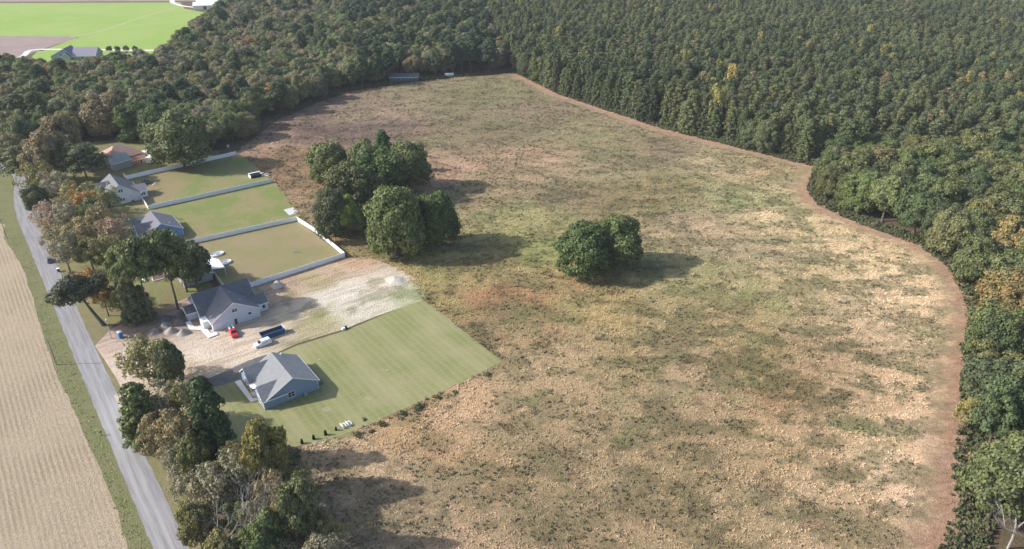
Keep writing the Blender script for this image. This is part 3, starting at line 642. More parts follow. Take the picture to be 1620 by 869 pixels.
# --- near clump by the driveway and bottom edge
ptree('thin', 238, 612, 545, 66, 'olive', 'thin olive tree by the road at the edge of the sandy plot')
ptree('thin', 262, 600, 538, 50, 'olive', 'yellow-green thin tree behind the dark oak at the sandy plot')
ptree('broad', 280, 625, 545, 44, 'dark', 'small dark oak beside the sandy plot and the driveway')
ptree('cedar', 234, 700, 612, 60, 'green', 'green cedar close to the road below the driveway mouth')
ptree('thin', 268, 680, 612, 56, 'grey', 'grey-green tree right of the roadside cedar')
ptree('thin', 300, 672, 605, 44, 'olive', 'olive tree just below the driveway')
ptree('cedar', 347, 735, 604, 56, (.045, .068, .036), 'tall dark conical evergreen left of the blue-grey house')
ptree('thin', 262, 722, 655, 52, 'brown', 'brown thin tree below the roadside cedar')
ptree('thin', 300, 740, 650, 62, 'brown', 'pinkish-brown tree beside the tall dark conical evergreen')
ptree('broad', 318, 770, 700, 54, (.085, .095, .042), 'olive bushy tree below the brown thin trees')
ptree('thin', 330, 742, 690, 40, 'olive', 'olive-brown tree at the foot of the tall dark evergreen')
ptree('broad', 434, 785, 672, 66, 'yell', 'yellow-green tree at the lower corner of the striped lawn')
ptree('thin', 378, 800, 722, 60, 'grey', 'grey thin tree between the road and the yellow-green tree')
ptree('thin', 345, 825, 745, 60, 'grey', 'grey-green tree near the road at the lower left')
ptree('thin', 440, 830, 752, 50, 'brown', 'tan autumn tree below the yellow-green one')
ptree('broad', 484, 875, 765, 60, (.085, .10, .052), 'green-grey tree at the meadow edge near the bottom')
ptree('thin', 478, 800, 738, 44, 'olive', 'small olive tree beside the meadow right of the yellow-green one')
ptree('thin', 455, 880, 800, 50, 'orange', 'rust-tinged tree near the bottom between two green ones')
ptree('broad', 320, 868, 800, 50, 'olive', 'olive tree beside the road at the bottom')
ptree('broad', 425, 915, 830, 66, 'green', 'green tree at the bottom edge right of the bare silver one')
ptree('broad', 370, 935, 855, 66, 'olive', 'olive tree at the bottom edge below the bare silver one')
ptree('thin', 528, 880, 822, 46, 'olive', 'small green tree at the bottom edge nearest the meadow')
ptree('thin', 510, 920, 850, 56, 'grey', 'thin grey tree cut by the bottom edge beside the meadow')
ptree('broad', 330, 960, 885, 60, 'green', 'green tree below the picture edge by the road')
_q = random.Random(19); _n = 0
for px, by in ((300, 800), (352, 790), (398, 770), (412, 812), (452, 795), (470, 830), (500, 850), (380, 845), (350, 870), (405, 880), (460, 910), (505, 890), (300, 765), (285, 760), (290, 706), (325, 720), (372, 760), (420, 860)):
    _n += 1; px += _q.uniform(-6, 6); by += _q.uniform(-6, 6)
    ptree('thin', px, by, by-_q.uniform(46, 66), _q.uniform(34, 50), _q.choice(['olive', 'grey', 'brown', 'grey', 'olive', 'green']), ['low scruffy tree, %s from the top in the lower left roadside belt' % w_ for w_ in 'first second third fourth fifth sixth seventh eighth ninth tenth eleventh twelfth thirteenth fourteenth fifteenth sixteenth seventeenth eighteenth'.split()][sorted([(706, 15), (720, 16), (760, 14), (760.1, 17), (765, 13), (770, 3), (790, 2), (795, 5), (800, 1), (812, 4), (830, 6), (845, 8), (850, 7), (860, 18), (870, 9), (880, 10), (890, 12), (910, 11)]).index([t_ for t_ in [(706, 15), (720, 16), (760, 14), (760.1, 17), (765, 13), (770, 3), (790, 2), (795, 5), (800, 1), (812, 4), (830, 6), (845, 8), (850, 7), (860, 18), (870, 9), (880, 10), (890, 12), (910, 11)] if t_[1] == _n][0])], 'scruffy trees of the lower left roadside belt')
def bare(px, by, ty, label, i, rz, k=1.0, br_=.6):
    x, y = G(px, by); h = height_for(x, y, ty); t = root('bare_tree', label, 'bare tree', (x, y, 0), rz); t.scale = (h/11*k, h/11*k, h/11)
    o = bpy.data.objects.new('branches', BARE[i]); C.objects.link(o); o.parent = t; TREES.append((x, y, br_))
bare(392, 878, 778, 'leafless silver-grey tree near the bottom left beside the road', 0, .3, 1.05)
bare(412, 850, 760, 'smaller leafless grey tree behind the silver one at the bottom left', 1, 1.9, .9)
bare(1594, 868, 772, 'pale leafless tree at the bottom right corner in the wood edge', 1, 2.2, .85, 3.2)
bare(1418, 330, 290, 'grey leafless tree among the broad crowns right of the meadow', 1, .8)
bare(545, 128, 84, 'bare grey tree in the wood edge beyond the meadow', 0, .2, 1.2)

# --- woods
def hexpts(poly, s, jitter, seed):
    r = np.random.default_rng(seed); xs = [p[0] for p in poly]; ys = [p[1] for p in poly]
    nx = int((max(xs)-min(xs))/s)+2; ny = int((max(ys)-min(ys))/(s*.866))+2
    i, j = np.meshgrid(np.arange(nx), np.arange(ny)); X = min(xs)+(i+.5*(j % 2))*s; Y = min(ys)+j*s*.866
    X = X+r.uniform(-jitter, jitter, X.shape)*s; Y = Y+r.uniform(-jitter, jitter, Y.shape)*s; X = X.ravel(); Y = Y.ravel()
    k = inpoly(X, Y, poly); return X[k], Y[k]
FARN = -22
wood_left = GP((-260, 118), (-60, 122), (0, 114), (100, 126), (225, 114), (268, 92), (300, 62), (340, 30), (350, 14), (375, -2), (420, -18), (600, FARN), (755, FARN), (775, 40), (812, 114), (720, 121), (640, 130), (560, 142), (500, 162), (440, 188), (385, 228), (362, 238), (290, 256), (272, 262), (250, 240), (232, 222), (200, 212), (150, 212), (118, 232), (60, 252), (0, 256), (-200, 262))
pine_wood = GP((812, 114), (880, 147), (950, 171), (1050, 203), (1150, 228), (1285, 262), (1330, 250), (1500, 262), (1760, 280), (2050, 60), (1690, 48), (1600, 33), (1540, 8), (1500, FARN), (752, FARN), (775, 40))
wood_right = GP((1290, 262), (1276, 298), (1292, 322), (1342, 347), (1402, 369), (1452, 387), (1497, 422), (1524, 468), (1536, 540), (1520, 600), (1518, 680), (1506, 740), (1508, 800), (1484, 869), (1480, 950), (2050, 950), (2050, 380), (1760, 285), (1500, 265), (1330, 252))
GAPS = [(G(640, 128), 9), (G(705, 122), 6), (G(405, 12), 14), (G(1130, 228), 4)]
def clear(x, y, r, lim=.62):
    for tx, ty, tr in TREES:
        if math.hypot(x-tx, y-ty) < (r+tr)*lim: return False
    for (gx, gy), gr in GAPS:
        if math.hypot(x-gx, y-gy) < gr: return False
    return True
def wood(poly, s, R, H, kinds, pal, seed, edge_in, out, jt=.26, var=.18):
    X, Y = hexpts(poly, s, jt, seed); de = pdist(X, Y, poly, True); r = random.Random(seed)
    for x, y, d in zip(X, Y, de):
        px, py, _ = PR(x, y, 12)
        if px < -110 or px > 1740 or y > 985: continue
        k = r.choice(kinds); f = r.uniform(1-var, 1+var); hh = H*r.uniform(.85-(var-.18), 1.13)
        if d < edge_in*R*f: continue
        if not clear(x, y, R*f): continue
        if k == 'pine' and d < 7.5:
            k = 'edgepine'; f *= 1.12
            if r.random() < .3: k = 'dense'; f *= 1.35; hh *= .8
        out.append((x, y, hh, R*f, k, jit(pal(x, y, r), r, .12)))
def pal_left(x, y, r):
    z = float(fbm(x, y, 45, 7)); u = r.random()
    if u < .014: return COL['orange']
    if u < .028: return (.18, .10, .07)
    if u < .07+max(0, z-.55)*.6: return COL['brown']
    if u < .22: return COL['grey']
    return tuple(v*1.18 for v in r.choice(MIX[:8]))
def pal_right(x, y, r):
    px, py, _ = PR(x, y, 10)
    if r.random() < .025: return (.118, .11, .062)
    if py > 360 and r.random() < .10: return (.118, .126, .052)
    if 1540 < px and 380 < py < 500 and r.random() < .5: return (.14, .12, .058)
    return tuple(v*.96 for v in r.choice(GREEN[:5]+[(.098, .108, .05), (.108, .114, .062), (.090, .10, .044), (.078, .092, .04)]))
BR = []; PN = []
wood(wood_left, 10.2, 6.9, 14.5, ['broad']*4+['dense']*4, pal_left, 21, .45, BR)
wood(wood_right, 10.4, 7.2, 16.5, ['broad']*4+['dense']*4, pal_right, 22, .35, BR)
def pal_pine(x, y, r):
    u = r.random()
    if u < .006: return COL['gold']
    if u < .018: return (.15, .15, .06)
    if u < .03: return COL['brown']
    z = float(fbm(x, y, 60, 17)); return tuple(a*(.85+.5*z)+b*(z*.03) for a, b in zip(r.choice(PINEC), (1, .6, .2)))
wood(pine_wood, 5.3, 3.6, 20.5, ['pine'], pal_pine, 23, .3, PN, .42, .3)
# some pines among the broadleaf trees near the far corner of the meadow
k = []
for e in BR:
    px, py, _ = PR(e[0], e[1], 0); p_ = .45 if 560 < px < 800 and py < 140 else (.10 if px < 800 else .05)
    if _trng.random() < p_: e = (e[0], e[1], e[2]*1.28, e[3]*.8, 'bigpine', jit(_trng.choice(PINEC), _trng, .1))
    k.append(e)
BR = k
def visible(e):
    px, py, _ = PR(e[0], e[1], e[2]*.8); return -25 < px < 1645 and -12 < py < 960
def ordw(n):
    o1 = 'first second third fourth fifth sixth seventh eighth ninth tenth eleventh twelfth thirteenth fourteenth fifteenth sixteenth seventeenth eighteenth nineteenth'.split(); tn = ['', '', 'twent', 'thirt', 'fort', 'fift', 'sixt', 'sevent', 'eight', 'ninet']
    return o1[n-1] if n < 20 else (tn[n//10]+'ieth' if n % 10 == 0 else tn[n//10]+'y-'+o1[n % 10-1])
FRONT = {}
def emit(lst, keep, zones):
    vis = sorted([e for e in lst if visible(e)], key=lambda e: -e[3]*PR(e[0], e[1], e[2])[2]); far = [e for e in lst if not visible(e)]+vis[keep:]
    rows = {}
    for e in vis[:keep]:
        d = FRONT.get((e[0], e[1]))
        px, py, _ = PR(e[0], e[1], e[2]*.8); dt = pdist([e[0]], [e[1]], TRACK_C)[0]
        if dt < 13 and e[4] in ('pine', 'edgepine', 'dense', 'broad', 'bigpine'):
            z = ('P' if zones is zone_p else 'C') if PR(e[0], e[1], 0)[0] < 1285 and PR(e[0], e[1], 0)[1] < 268 else ('G' if py < 350 else 'R')
            rows.setdefault(z, []).append((py if z == 'R' else px, e))
    uniq = {}
    for z, l in rows.items():
        for i, (_, e) in enumerate(sorted(l, key=lambda q: q[0])[:98]):
            kd = 'pine' if 'pine' in e[4] else 'broadleaf'
            uniq[id(e)] = {'P': f'{cword(e[5])} {kd}, {ordw(i+1)} from the left along the pine wood edge', 'C': f'{cword(e[5])} {kd}, {ordw(i+1)} broadleaf-wood tree from the left beside the track', 'G': f'{cword(e[5])} {kd}, {ordw(i+1)} from the left along the front of the grove', 'R': f'{cword(e[5])} {kd}, {ordw(i+1)} from the top along the right-hand track side'}[z]
    for e in vis[:keep]:
        x, y, h, R, k_, c = e; lab, grp = zones(e); lab = uniq.get(id(e), lab); tree(k_, x, y, h, R, c, lab, grp)
    return far
def cword(c):
    r_, g_, b_ = c
    if r_ > g_*1.45: return 'orange-brown'
    if r_ > g_*1.05: return 'brown-tinged'
    if g_ < .075: return 'dark green'
    if g_ > .1: return 'pale olive'
    return 'mid-green'
def zone_b(e):
    x, y, h, R, k_, c = e; px, py, _ = PR(x, y, h*.8); kd = 'pine' if 'pine' in k_ else 'broadleaf tree'; cw = cword(c)
    if px > 1200:
        z = 'in the grove jutting into the meadow at right' if py < 330 else ('in the wood right of the track bend' if py < 560 else 'in the right-hand wood near the bottom')
    elif px > 540: z = 'in the wood beyond the far corner of the meadow'
    elif px > 300: z = 'in the wood on the far left side of the meadow'
    elif py > 120: z = 'in the wood behind the red-roofed house'
    else: z = 'in the wood before the far dark-roofed house'
    return f'{cw} {kd} {z}', f'{cw} {kd}s {z}'
def zone_p(e):
    x, y, h, R, k_, c = e; px, py, _ = PR(x, y, h*.8); cw = cword(c)
    d = min(math.hypot(x-q[0], y-q[1]) for q in resample(TRACK_C[:7], 6))
    z = 'at the pine wood front beside the track' if d < 12 else 'behind the front rows of the pine wood'
    z += ', far part' if px < 1000 else (', middle part' if px < 1200 else ', near part')
    return f'{cw} tall pine {z}', f'{cw} tall pines {z}'
# salient autumn-coloured trees in the pine wood
for px, by, ty, wd, cl, lb in ((1128, 222, 133, 30, 'gold', 'golden-leaved tree behind the bare white trunk in the pine wood edge'), (1078, 150, 80, 20, 'gold', 'small yellow tree among the distant pines left of the middle'), (1153, 175, 103, 22, (.24, .2, .07), 'yellowish tree in the pine wood right of the golden one'),
                             (1108, 178, 118, 16, 'gold', 'small bright yellow tree at the pine wood near the golden one'), (1367, 100, 38, 14, 'gold', 'tiny yellow tree in the top of the pine wood'), (1396, 130, 70, 16, 'gold', 'small yellow tree in the middle of the pine wood'),
                             (1582, 180, 110, 20, 'gold', 'bright yellow tree in the pine wood at the far right'), (1203, 210, 140, 14, 'gold', 'yellow tree in the pine wood above the tall edge pines'), (1520, 690, 630, 40, 'gold', 'yellow and orange tree at the track side in the right-hand wood')):
    ptree('thin', px, by-6, ty, wd*.8, cl, lb); TREES.pop()
farB = emit(BR, 196, zone_b); farP = emit(PN, 290, zone_p)
print('broad', len(BR), 'pine', len(PN), 'objects placed', len(TREES))

# far woods: one object each, real trees instanced by geometry nodes
def far_wood(name, lst, kinds, label):
    col = bpy.data.collections.new(name+'_kinds'); idx = {}
    n = 0; objs = []
    for k_ in kinds:
        idx[k_] = []
        for p in PROTO[k_]:
            v = np.zeros(len(p['crown'].vertices)*3, np.float32); p['crown'].vertices.foreach_get('co', v)
            me = p['crown'].copy(); me.materials.clear(); me.materials.append(LEAFI); o = bpy.data.objects.new('%03d_tree' % n, me); col.objects.link(o); idx[k_].append((n, p)); n += 1
    tr = PROTO[kinds[0]][0]['trunk']; o = bpy.data.objects.new('%03d_tree' % n, tr.copy()); col.objects.link(o); tidx = n
    N = len(lst); V = np.zeros((2*N, 3), np.float32); S = np.ones((2*N, 3), np.float32); R_ = np.zeros((2*N, 3), np.float32); I = np.zeros(2*N, np.int32); T = np.ones((2*N, 4), np.float32)
    rg = random.Random(5)
    for i, (x, y, h, R, k_, c) in enumerate(lst):
        q, p = rg.choice(idx[k_]); V[i] = (x, y, 0); S[i] = (R/p['R'], R/p['R'], h/p['h']); R_[i, 2] = rg.uniform(0, 6.28); I[i] = q; T[i, :3] = [v*LEAFK for v in c]
        V[N+i] = (x, y, 0); S[N+i] = (1, 1, h/PROTO[kinds[0]][0]['h']*.95); R_[N+i, 2] = rg.uniform(0, 6.28); I[N+i] = tidx
    me = bpy.data.meshes.new(name); me.vertices.add(2*N); me.vertices.foreach_set('co', V.ravel())
    for nm, ty, d in (('scl', 'FLOAT_VECTOR', S), ('rot', 'FLOAT_VECTOR', R_)):
        a = me.attributes.new(nm, ty, 'POINT'); a.data.foreach_set('vector', d.ravel())
    a = me.attributes.new('idx', 'INT', 'POINT'); a.data.foreach_set('value', I)
    a = me.attributes.new('tint', 'FLOAT_COLOR', 'POINT'); a.data.foreach_set('color', T.ravel())
    ob = link(name, me, None); meta(ob, label, None, None, 'stuff')
    ng = bpy.data.node_groups.new(name, 'GeometryNodeTree'); ng.interface.new_socket('Geometry', in_out='INPUT', socket_type='NodeSocketGeometry'); ng.interface.new_socket('Geometry', in_out='OUTPUT', socket_type='NodeSocketGeometry')
    N_ = ng.nodes; gi = N_.new('NodeGroupInput'); go = N_.new('NodeGroupOutput'); ip = N_.new('GeometryNodeInstanceOnPoints'); ci = N_.new('GeometryNodeCollectionInfo')
    ci.inputs['Collection'].default_value = col; ci.inputs['Separate Children'].default_value = True; ci.inputs['Reset Children'].default_value = True
    def na(nm, ty): a = N_.new('GeometryNodeInputNamedAttribute'); a.data_type = ty; a.inputs['Name'].default_value = nm; return a.outputs['Attribute']
    lk = ng.links.new; lk(gi.outputs[0], ip.inputs['Points']); lk(ci.outputs[0], ip.inputs['Instance']); ip.inputs['Pick Instance'].default_value = True
    lk(na('idx', 'INT'), ip.inputs['Instance Index']); lk(na('scl', 'FLOAT_VECTOR'), ip.inputs['Scale'])
    rt = N_.new('FunctionNodeEulerToRotation'); lk(na('rot', 'FLOAT_VECTOR'), rt.inputs[0]); lk(rt.outputs[0], ip.inputs['Rotation']); lk(ip.outputs[0], go.inputs[0])
    md = ob.modifiers.new('scatter', 'NODES'); md.node_group = ng; return ob
far_wood('pine_forest', farP, ['pine', 'edgepine', 'dense'], 'distant mass of the plantation pine wood filling the upper right')
far_wood('broadleaf_forest', farB, ['broad', 'thin', 'dense', 'bigpine'], 'distant mass of mixed broadleaf wood along the top left and edges')
# ------------------------------------------------------------------ houses
def hroot(name, label, cat, a, b, group=None): x, y = W(a, b); return root(name, label, cat, (x, y, 0), LOT, group)
def mp(axis, s, t, z): return (s, t, z) if axis == 'b' else (t, s, z)
def prism(name, axis, prof, t0, t1, m, parent):
    bm = B(); hexa(bm, [mp(axis, s, t0, z) for s, z in prof], [mp(axis, s, t1, z) for s, z in prof]); return fin(bm, name, m, parent)
def wing(parent, axis, s0, s1, sr, t0, t1, z0, zr, wm, rm, e0=None, e1=None, oh=.35, fascia=WHITE, tog=(1, 1), base=0.0):
    """walls and roof of one gabled wing; s across, t along the ridge; e0/e1 = eave heights"""
    e0 = z0 if e0 is None else e0; e1 = z0 if e1 is None else e1
    wl = prism('wall', axis, [(s0, base), (s1, base), (s1, e1), (sr, zr), (s0, e0)], t0, t1, wm, parent)
    th = .16; bm = B(); T0 = t0-oh*tog[0]; T1 = t1+oh*tog[1]
    for s_, e_ in ((s0, e0), (s1, e1)):
        k = (zr-e_)/(sr-s_); sg = 1 if s_ > sr else -1; se = s_+sg*oh; ze = e_-abs(k)*oh
        lo = [(sr, zr+.03), (se, ze+.03)]
        hexa(bm, [mp(axis, sr, T0, zr+.03), mp(axis, se, T0, ze+.03), mp(axis, se, T1, ze+.03), mp(axis, sr, T1, zr+.03)],
                 [mp(axis, sr, T0, zr+.03+th*1.15), mp(axis, se, T0, ze+.03+th), mp(axis, se, T1, ze+.03+th), mp(axis, sr, T1, zr+.03+th*1.15)])
    rf = fin(bm, 'roof', rm, parent); bm = B()
    for T in ([T0] if tog[0] else [])+([T1] if tog[1] else []):
        d = -.06 if T == T0 else .06
        for s_, e_ in ((s0, e0), (s1, e1)):
            k = (zr-e_)/(sr-s_); sg = 1 if s_ > sr else -1; se = s_+sg*oh; ze = e_-abs(k)*oh
            hexa(bm, [mp(axis, sr, T, zr-.08), mp(axis, se, T, ze-.08), mp(axis, se, T+d, ze-.08), mp(axis, sr, T+d, zr-.08)],
                     [mp(axis, sr, T, zr+.2), mp(axis, se, T, ze+.2), mp(axis, se, T+d, ze+.2), mp(axis, sr, T+d, zr+.2)])
    for s_, e_ in ((s0, e0), (s1, e1)):
        k = (zr-e_)/(sr-s_); sg = 1 if s_ > sr else -1; se = s_+sg*oh; ze = e_-abs(k)*oh
        hexa(bm, [mp(axis, se+sg*.003, T0, ze-.12), mp(axis, se+sg*.13, T0, ze-.12), mp(axis, se+sg*.13, T1, ze-.12), mp(axis, se+sg*.003, T1, ze-.12)],
                 [mp(axis, se+sg*.003, T0, ze+.14), mp(axis, se+sg*.13, T0, ze+.14), mp(axis, se+sg*.13, T1, ze+.14), mp(axis, se+sg*.003, T1, ze+.14)])
    fin(bm, 'fascia', fascia, parent); return wl
def opening(parent, kind, face, u, v, z, w_, h_, fm=WHITE, pm=GLASS, mull=False):
    """window or door on a wall plane. face 'b-': plane b=v facing the viewer; 'a-','a+','b+' alike"""
    ax, sg = face[0], (-1 if face[1] == '-' else 1)
    def bx(bm, u0, u1, d0, d1, z0, z1):
        lo, hi = sorted((v+sg*d0, v+sg*d1))
        if ax == 'b': box(bm, u0, u1, lo, hi, z0, z1)
        else: box(bm, lo, hi, u0, u1, z0, z1)
    f = .11; bm = B(); bx(bm, u-w_/2-f, u-w_/2, .002, .09, z-f, z+h_+f); bx(bm, u+w_/2, u+w_/2+f, .002, .09, z-f, z+h_+f)
    bx(bm, u-w_/2, u+w_/2, .002, .088, z+h_, z+h_+f); bx(bm, u-w_/2, u+w_/2, .002, .088, z-f, z)
    if mull: bx(bm, u-.04, u+.04, .02, .084, z, z+h_); bx(bm, u-w_/2, u-.04, .02, .08, z+h_*.5-.03, z+h_*.5+.03); bx(bm, u+.04, u+w_/2, .02, .08, z+h_*.5-.03, z+h_*.5+.03)
    o = fin(bm, kind, fm, parent); bm = B(); bx(bm, u-w_/2+.001, u+w_/2-.001, .004, .035, z+.001, z+h_-.001); fin(bm, 'pane' if kind == 'window' else 'panel', pm, o); return o
def slab(parent, name, pts, z0, z1, m):
    bm = B(); hexa(bm, [(x, y, z0) for x, y in pts], [(x, y, z1) for x, y in pts]); return fin(bm, name, m, parent)
def vent(parent, a, b, z, m, r=.1, h=.5): bm = B(); cyl(bm, (a, b, z-.3), (a, b, z+h), r, r, 8); return fin(bm, 'vent_pipe', m, parent)

# nearest: blue-grey house on the striped lawn
H = hroot('house', 'blue-grey sided house with grey shingle roof standing on the striped lawn', 'house', 0, 0)
wing(H, 'b', 41.2, 54.6, 48.1, 157, 170.8, 2.9, 6.55, SID_B, ROOFG, e0=2.95, e1=3.1)
wing(H, 'a', 166.2, 173.2, 169.6, 40.0, 47.0, 2.85, 5.75, SID_B, ROOFG, tog=(1, 0))
wing(H, 'a', 157.04, 163.8, 160.4, 40.0, 46.4, 2.8, 5.15, SID_B, ROOFG, tog=(1, 0))
opening(H, 'window', 'b-', 47.2, 157, 1.0, 1.7, 1.5, mull=True)
opening(H, 'window', 'a-', 169.6, 40.0, .8, 1.8, 1.6, mull=True); opening(H, 'window', 'a-', 160.4, 40.0, .8, 1.8, 1.6, mull=True); opening(H, 'door', 'a-', 164.9, 41.2, .1, 1.1, 2.1, pm=mat('door_red', (.25, .06, .05), .5))
bm = B(); [box(bm, 39.99-.06, 39.99, b-.08, b+.08, .0, 2.7) for b in (157.06, 163.7, 166.3, 173.1)]; fin(bm, 'corner_board', WHITE, H)
bm = B(); box(bm, 54.55, 54.66, 156.93, 157.05, 0, 2.8); fin(bm, 'corner_board', WHITE, H)
for b in (164.0, 165.9): bm = B(); cyl(bm, (39.8, b, .2), (39.8, b, 2.7), .13, .11, 10); fin(bm, 'porch_column', WHITE, H)
slab(H, 'porch_floor', [(39.6, 163.9), (41.15, 163.9), (41.15, 166.1), (39.6, 166.1)], .06, .2, CONC)
slab(H, 'porch_roof', [(39.5, 163.86), (41.6, 163.86), (41.6, 166.14), (39.5, 166.14)], 2.72, 2.9, WHITE)
vent(H, 50.2, 170.0, 5.9, WHITE, .22, .25); vent(H, 51.5, 160.5, 4.9, mat('pipe_grey', (.5, .5, .5)), .06, .4); vent(H, 53.0, 162.5, 4.0, mat('pipe_grey2', (.5, .5, .5)), .05, .35)
bm = B(); box(bm, 50.3, 51.2, 156.2, 156.9, .05, .85); fin(bm, 'air_conditioner', mat('hvac_grey', (.35, .36, .37), .6), H, bevel=.04)
meta(sheet('front_walk', [W(38.2, 162.2), W(37.9, 173.6), W(39.4, 173.6), W(39.3, 163.4), W(41.0, 163.8), W(41.0, 162.2)], .09, CONC, 'white concrete walk along the front of the blue-grey house', 0))
bm = B(); box(bm, 54.66, 56.6, 158.5, 162.5, .06, .5); fin(bm, 'back_step', mat('deck_wood', (.2, .15, .11)), H)

# white house under construction on the sandy plot
H = hroot('house', 'pale grey new house with charcoal roof on the sandy building plot', 'house', 0, 0)
wing(H, 'b', 41.4, 55.7, 48.4, 201.9, 214, 3.0, 7.6, SID_G, ROOFC, e0=3.0, e1=3.2)
wing(H, 'a', 208.0, 220.4, 214.2, 40.0, 56.8, 3.0, 7.62, SID_G, ROOFD)
wing(H, 'a', 204.6, 210.0, 207.3, 53.0, 59.2, 2.9, 4.7, SID_G, ROOFD, tog=(0, 1), oh=.3)
wing(H, 'a', 212.6, 217.6, 215.1, 37.2, 39.95, 2.5, 3.6, SID_G, ROOFD, oh=.25, tog=(1, 0))
bm = B(); box(bm, 39.4, 41.35, 204.6, 207.9, .05, 2.6); fin(bm, 'entry_porch', WHITE, H)
DOORG = mat('garage_door_white', (.66, .69, .76), .5)
opening(H, 'garage_door', 'b-', 43.1, 201.9, .12, 2.5, 2.2, pm=DOORG); opening(H, 'garage_door', 'b-', 45.9, 201.9, .12, 2.5, 2.2, pm=DOORG)
opening(H, 'window', 'b-', 48.4, 201.9, 4.4, 1.5, 1.1, mull=True); opening(H, 'window', 'b-', 52.6, 201.9, 2.0, .9, .8)
opening(H, 'door', 'b-', 48.2, 201.9, .12, .9, 2.0, pm=mat('door_dark', (.06, .05, .05)))
opening(H, 'window', 'a-', 214, 39.999, 4.2, 1.4, 1.2); opening(H, 'window', 'b-', 57.9, 204.6, 1.0, .8, 1.2); opening(H, 'window', 'b-', 44, 208.0, 1, .8, 1.2)
vent(H, 51.5, 205.5, 5.9, WHITE, .09, .3); vent(H, 50.0, 210.2, 6.8, WHITE, .09, .3)
sheet('front_walk', [W(*q_) for q_ in ((36.0, 212.0), (35.9, 207), (38.5, 204.7), (38.7, 199.6), (39.0, 199.0), (41.9, 199.2), (41.9, 200.9), (40.3, 201.2), (40.2, 205.4), (37.5, 207.9), (37.5, 212))], .36, CONC, 'new white concrete walk before the pale grey house on the building plot', 0)

# blue house
H = hroot('house', 'sky-blue house with grey gabled roof half hidden by the tall pines', 'house', 0, 0)
wing(H, 'b', 40.6, 53.9, 47.0, 277.0, 290.6, 2.9, 6.55, SID_B2, ROOFP, e0=3.0, e1=2.95)
wing(H, 'a', 278.6, 286.8, 282.6, 39.2, 46.8, 2.85, 5.9, SID_B2, ROOFC, tog=(1, 0))
wing(H, 'a', 287.2, 294.4, 290.8, 39.4, 45.6, 2.8, 5.3, SID_B2, ROOFC, tog=(1, 0))
opening(H, 'window', 'b-', 47.5, 277, 1, 1.6, 1.5, mull=True); opening(H, 'window', 'a-', 282.6, 39.2, .9, 1.6, 1.5, mull=True); opening(H, 'window', 'a-', 290.8, 39.4, .9, 1.6, 1.5)
bm = B(); box(bm, 53.86, 54.0, 276.9, 277.06, 0, 2.8); fin(bm, 'corner_board', WHITE, H)
vent(H, 50.5, 279.5, 5.1, WHITE, .1, .35)
for b in (279, 286.5): bm = B(); cyl(bm, (37.8, b, 0), (37.8, b, 2.6), .14, .12, 10); fin(bm, 'porch_column', WHITE, H)
slab(H, 'porch_floor', [(37.4, 278.4), (39.15, 278.4), (39.15, 287), (37.4, 287)], .05, .25, CONC)

# white two-storey house
H = hroot('house', 'white two-storey house with grey roof at the far lawn', 'house', 0, 0)
wing(H, 'b', 38.6, 50.1, 42.8, 323.2, 338.8, 5.2, 8.2, SID_W, ROOFC, e0=5.3, e1=3.0)
wing(H, 'a', 330.0, 336.6, 333.3, 36.2, 42.6, 4.6, 7.2, SID_W, ROOFC, tog=(1, 0))
wing(H, 'a', 325.6, 333.0, 329.3, 47.5, 53.2, 2.9, 4.6, SID_W, ROOFP, tog=(0, 1))
for u, z in ((43.0, 5.0), (43.0, 1.2)):
    opening(H, 'window', 'b-', u-.45, 323.2, z, .62, 1.2); opening(H, 'window', 'b-', u+.45, 323.2, z, .62, 1.2)
opening(H, 'window', 'b-', 51.0, 325.6, 1.0, .6, 1.2); opening(H, 'window', 'b-', 51.9, 325.6, 1.0, .6, 1.2); opening(H, 'window', 'b-', 46.6, 323.2, 2.4, .35, .5)
bm = B(); box(bm, 46.3, 47.1, 322.4, 323.1, .05, .8); fin(bm, 'air_conditioner', mat('hvac_dark', (.1, .1, .11), .6), H, bevel=.04)
slab(H, 'porch_roof', [(36.0, 323.4), (38.5, 323.4), (38.5, 329.8), (36.0, 329.8)], 2.6, 2.8, WHITE)
for b in (323.7, 329.5): bm = B(); cyl(bm, (36.2, b, 0), (36.2, b, 2.6), .13, .11, 10); fin(bm, 'porch_column', WHITE, H)

# hidden house under the pines, with white timber frame in front and white patio roof behind
H = hroot('house', 'dull blue-grey house almost hidden under the tall pines', 'house', 0, 0)
wing(H, 'b', 42.2, 51.6, 47, 234.5, 249, 2.8, 5.2, SID_T, roof_mat('blue_grey_shingles', (.16, .2, .24), (.2, .24, .28)))
opening(H, 'window', 'b-', 47, 234.5, 1, 1.4, 1.2)
o = hroot('porch_frame', 'open white timber frame and railed deck in front of the hidden house', 'deck', 38.5, 249)
bm = B(); box(bm, -3.4, 3.4, -3.8, -3.6, .1, .35); box(bm, -3.4, -3.2, -3.6, 3.6, .1, .35); box(bm, 3.2, 3.4, -3.6, 3.6, .1, .35); fin(bm, 'floor_frame', WHITE, o)
slab(o, 'deck_boards', [(-3.19, -3.59), (3.19, -3.59), (3.19, 3.5), (-3.19, 3.5)], .05, .22, mat('red_brown_boards', (.14, .075, .06), .8))
for sx in (-3.3, 3.3):
    for sy in (-3.7, 3.5): bm = B(); cyl(bm, (sx, sy, 0), (sx, sy, 2.7), .12, .1, 8); fin(bm, 'post', WHITE, o)
bm = B(); box(bm, -3.5, 3.5, 3.4, 3.6, 2.7, 2.92); fin(bm, 'beam', WHITE, o)
bm = B(); box(bm, 3.2, 3.5, -3.8, 3.39, 2.702, 2.9); fin(bm, 'beam', WHITE, o)
slab(o, 'step', [(-6.0, -2.5), (-4.6, -2.5), (-4.6, 6), (-6.0, 6)], .02, .3, CONC)
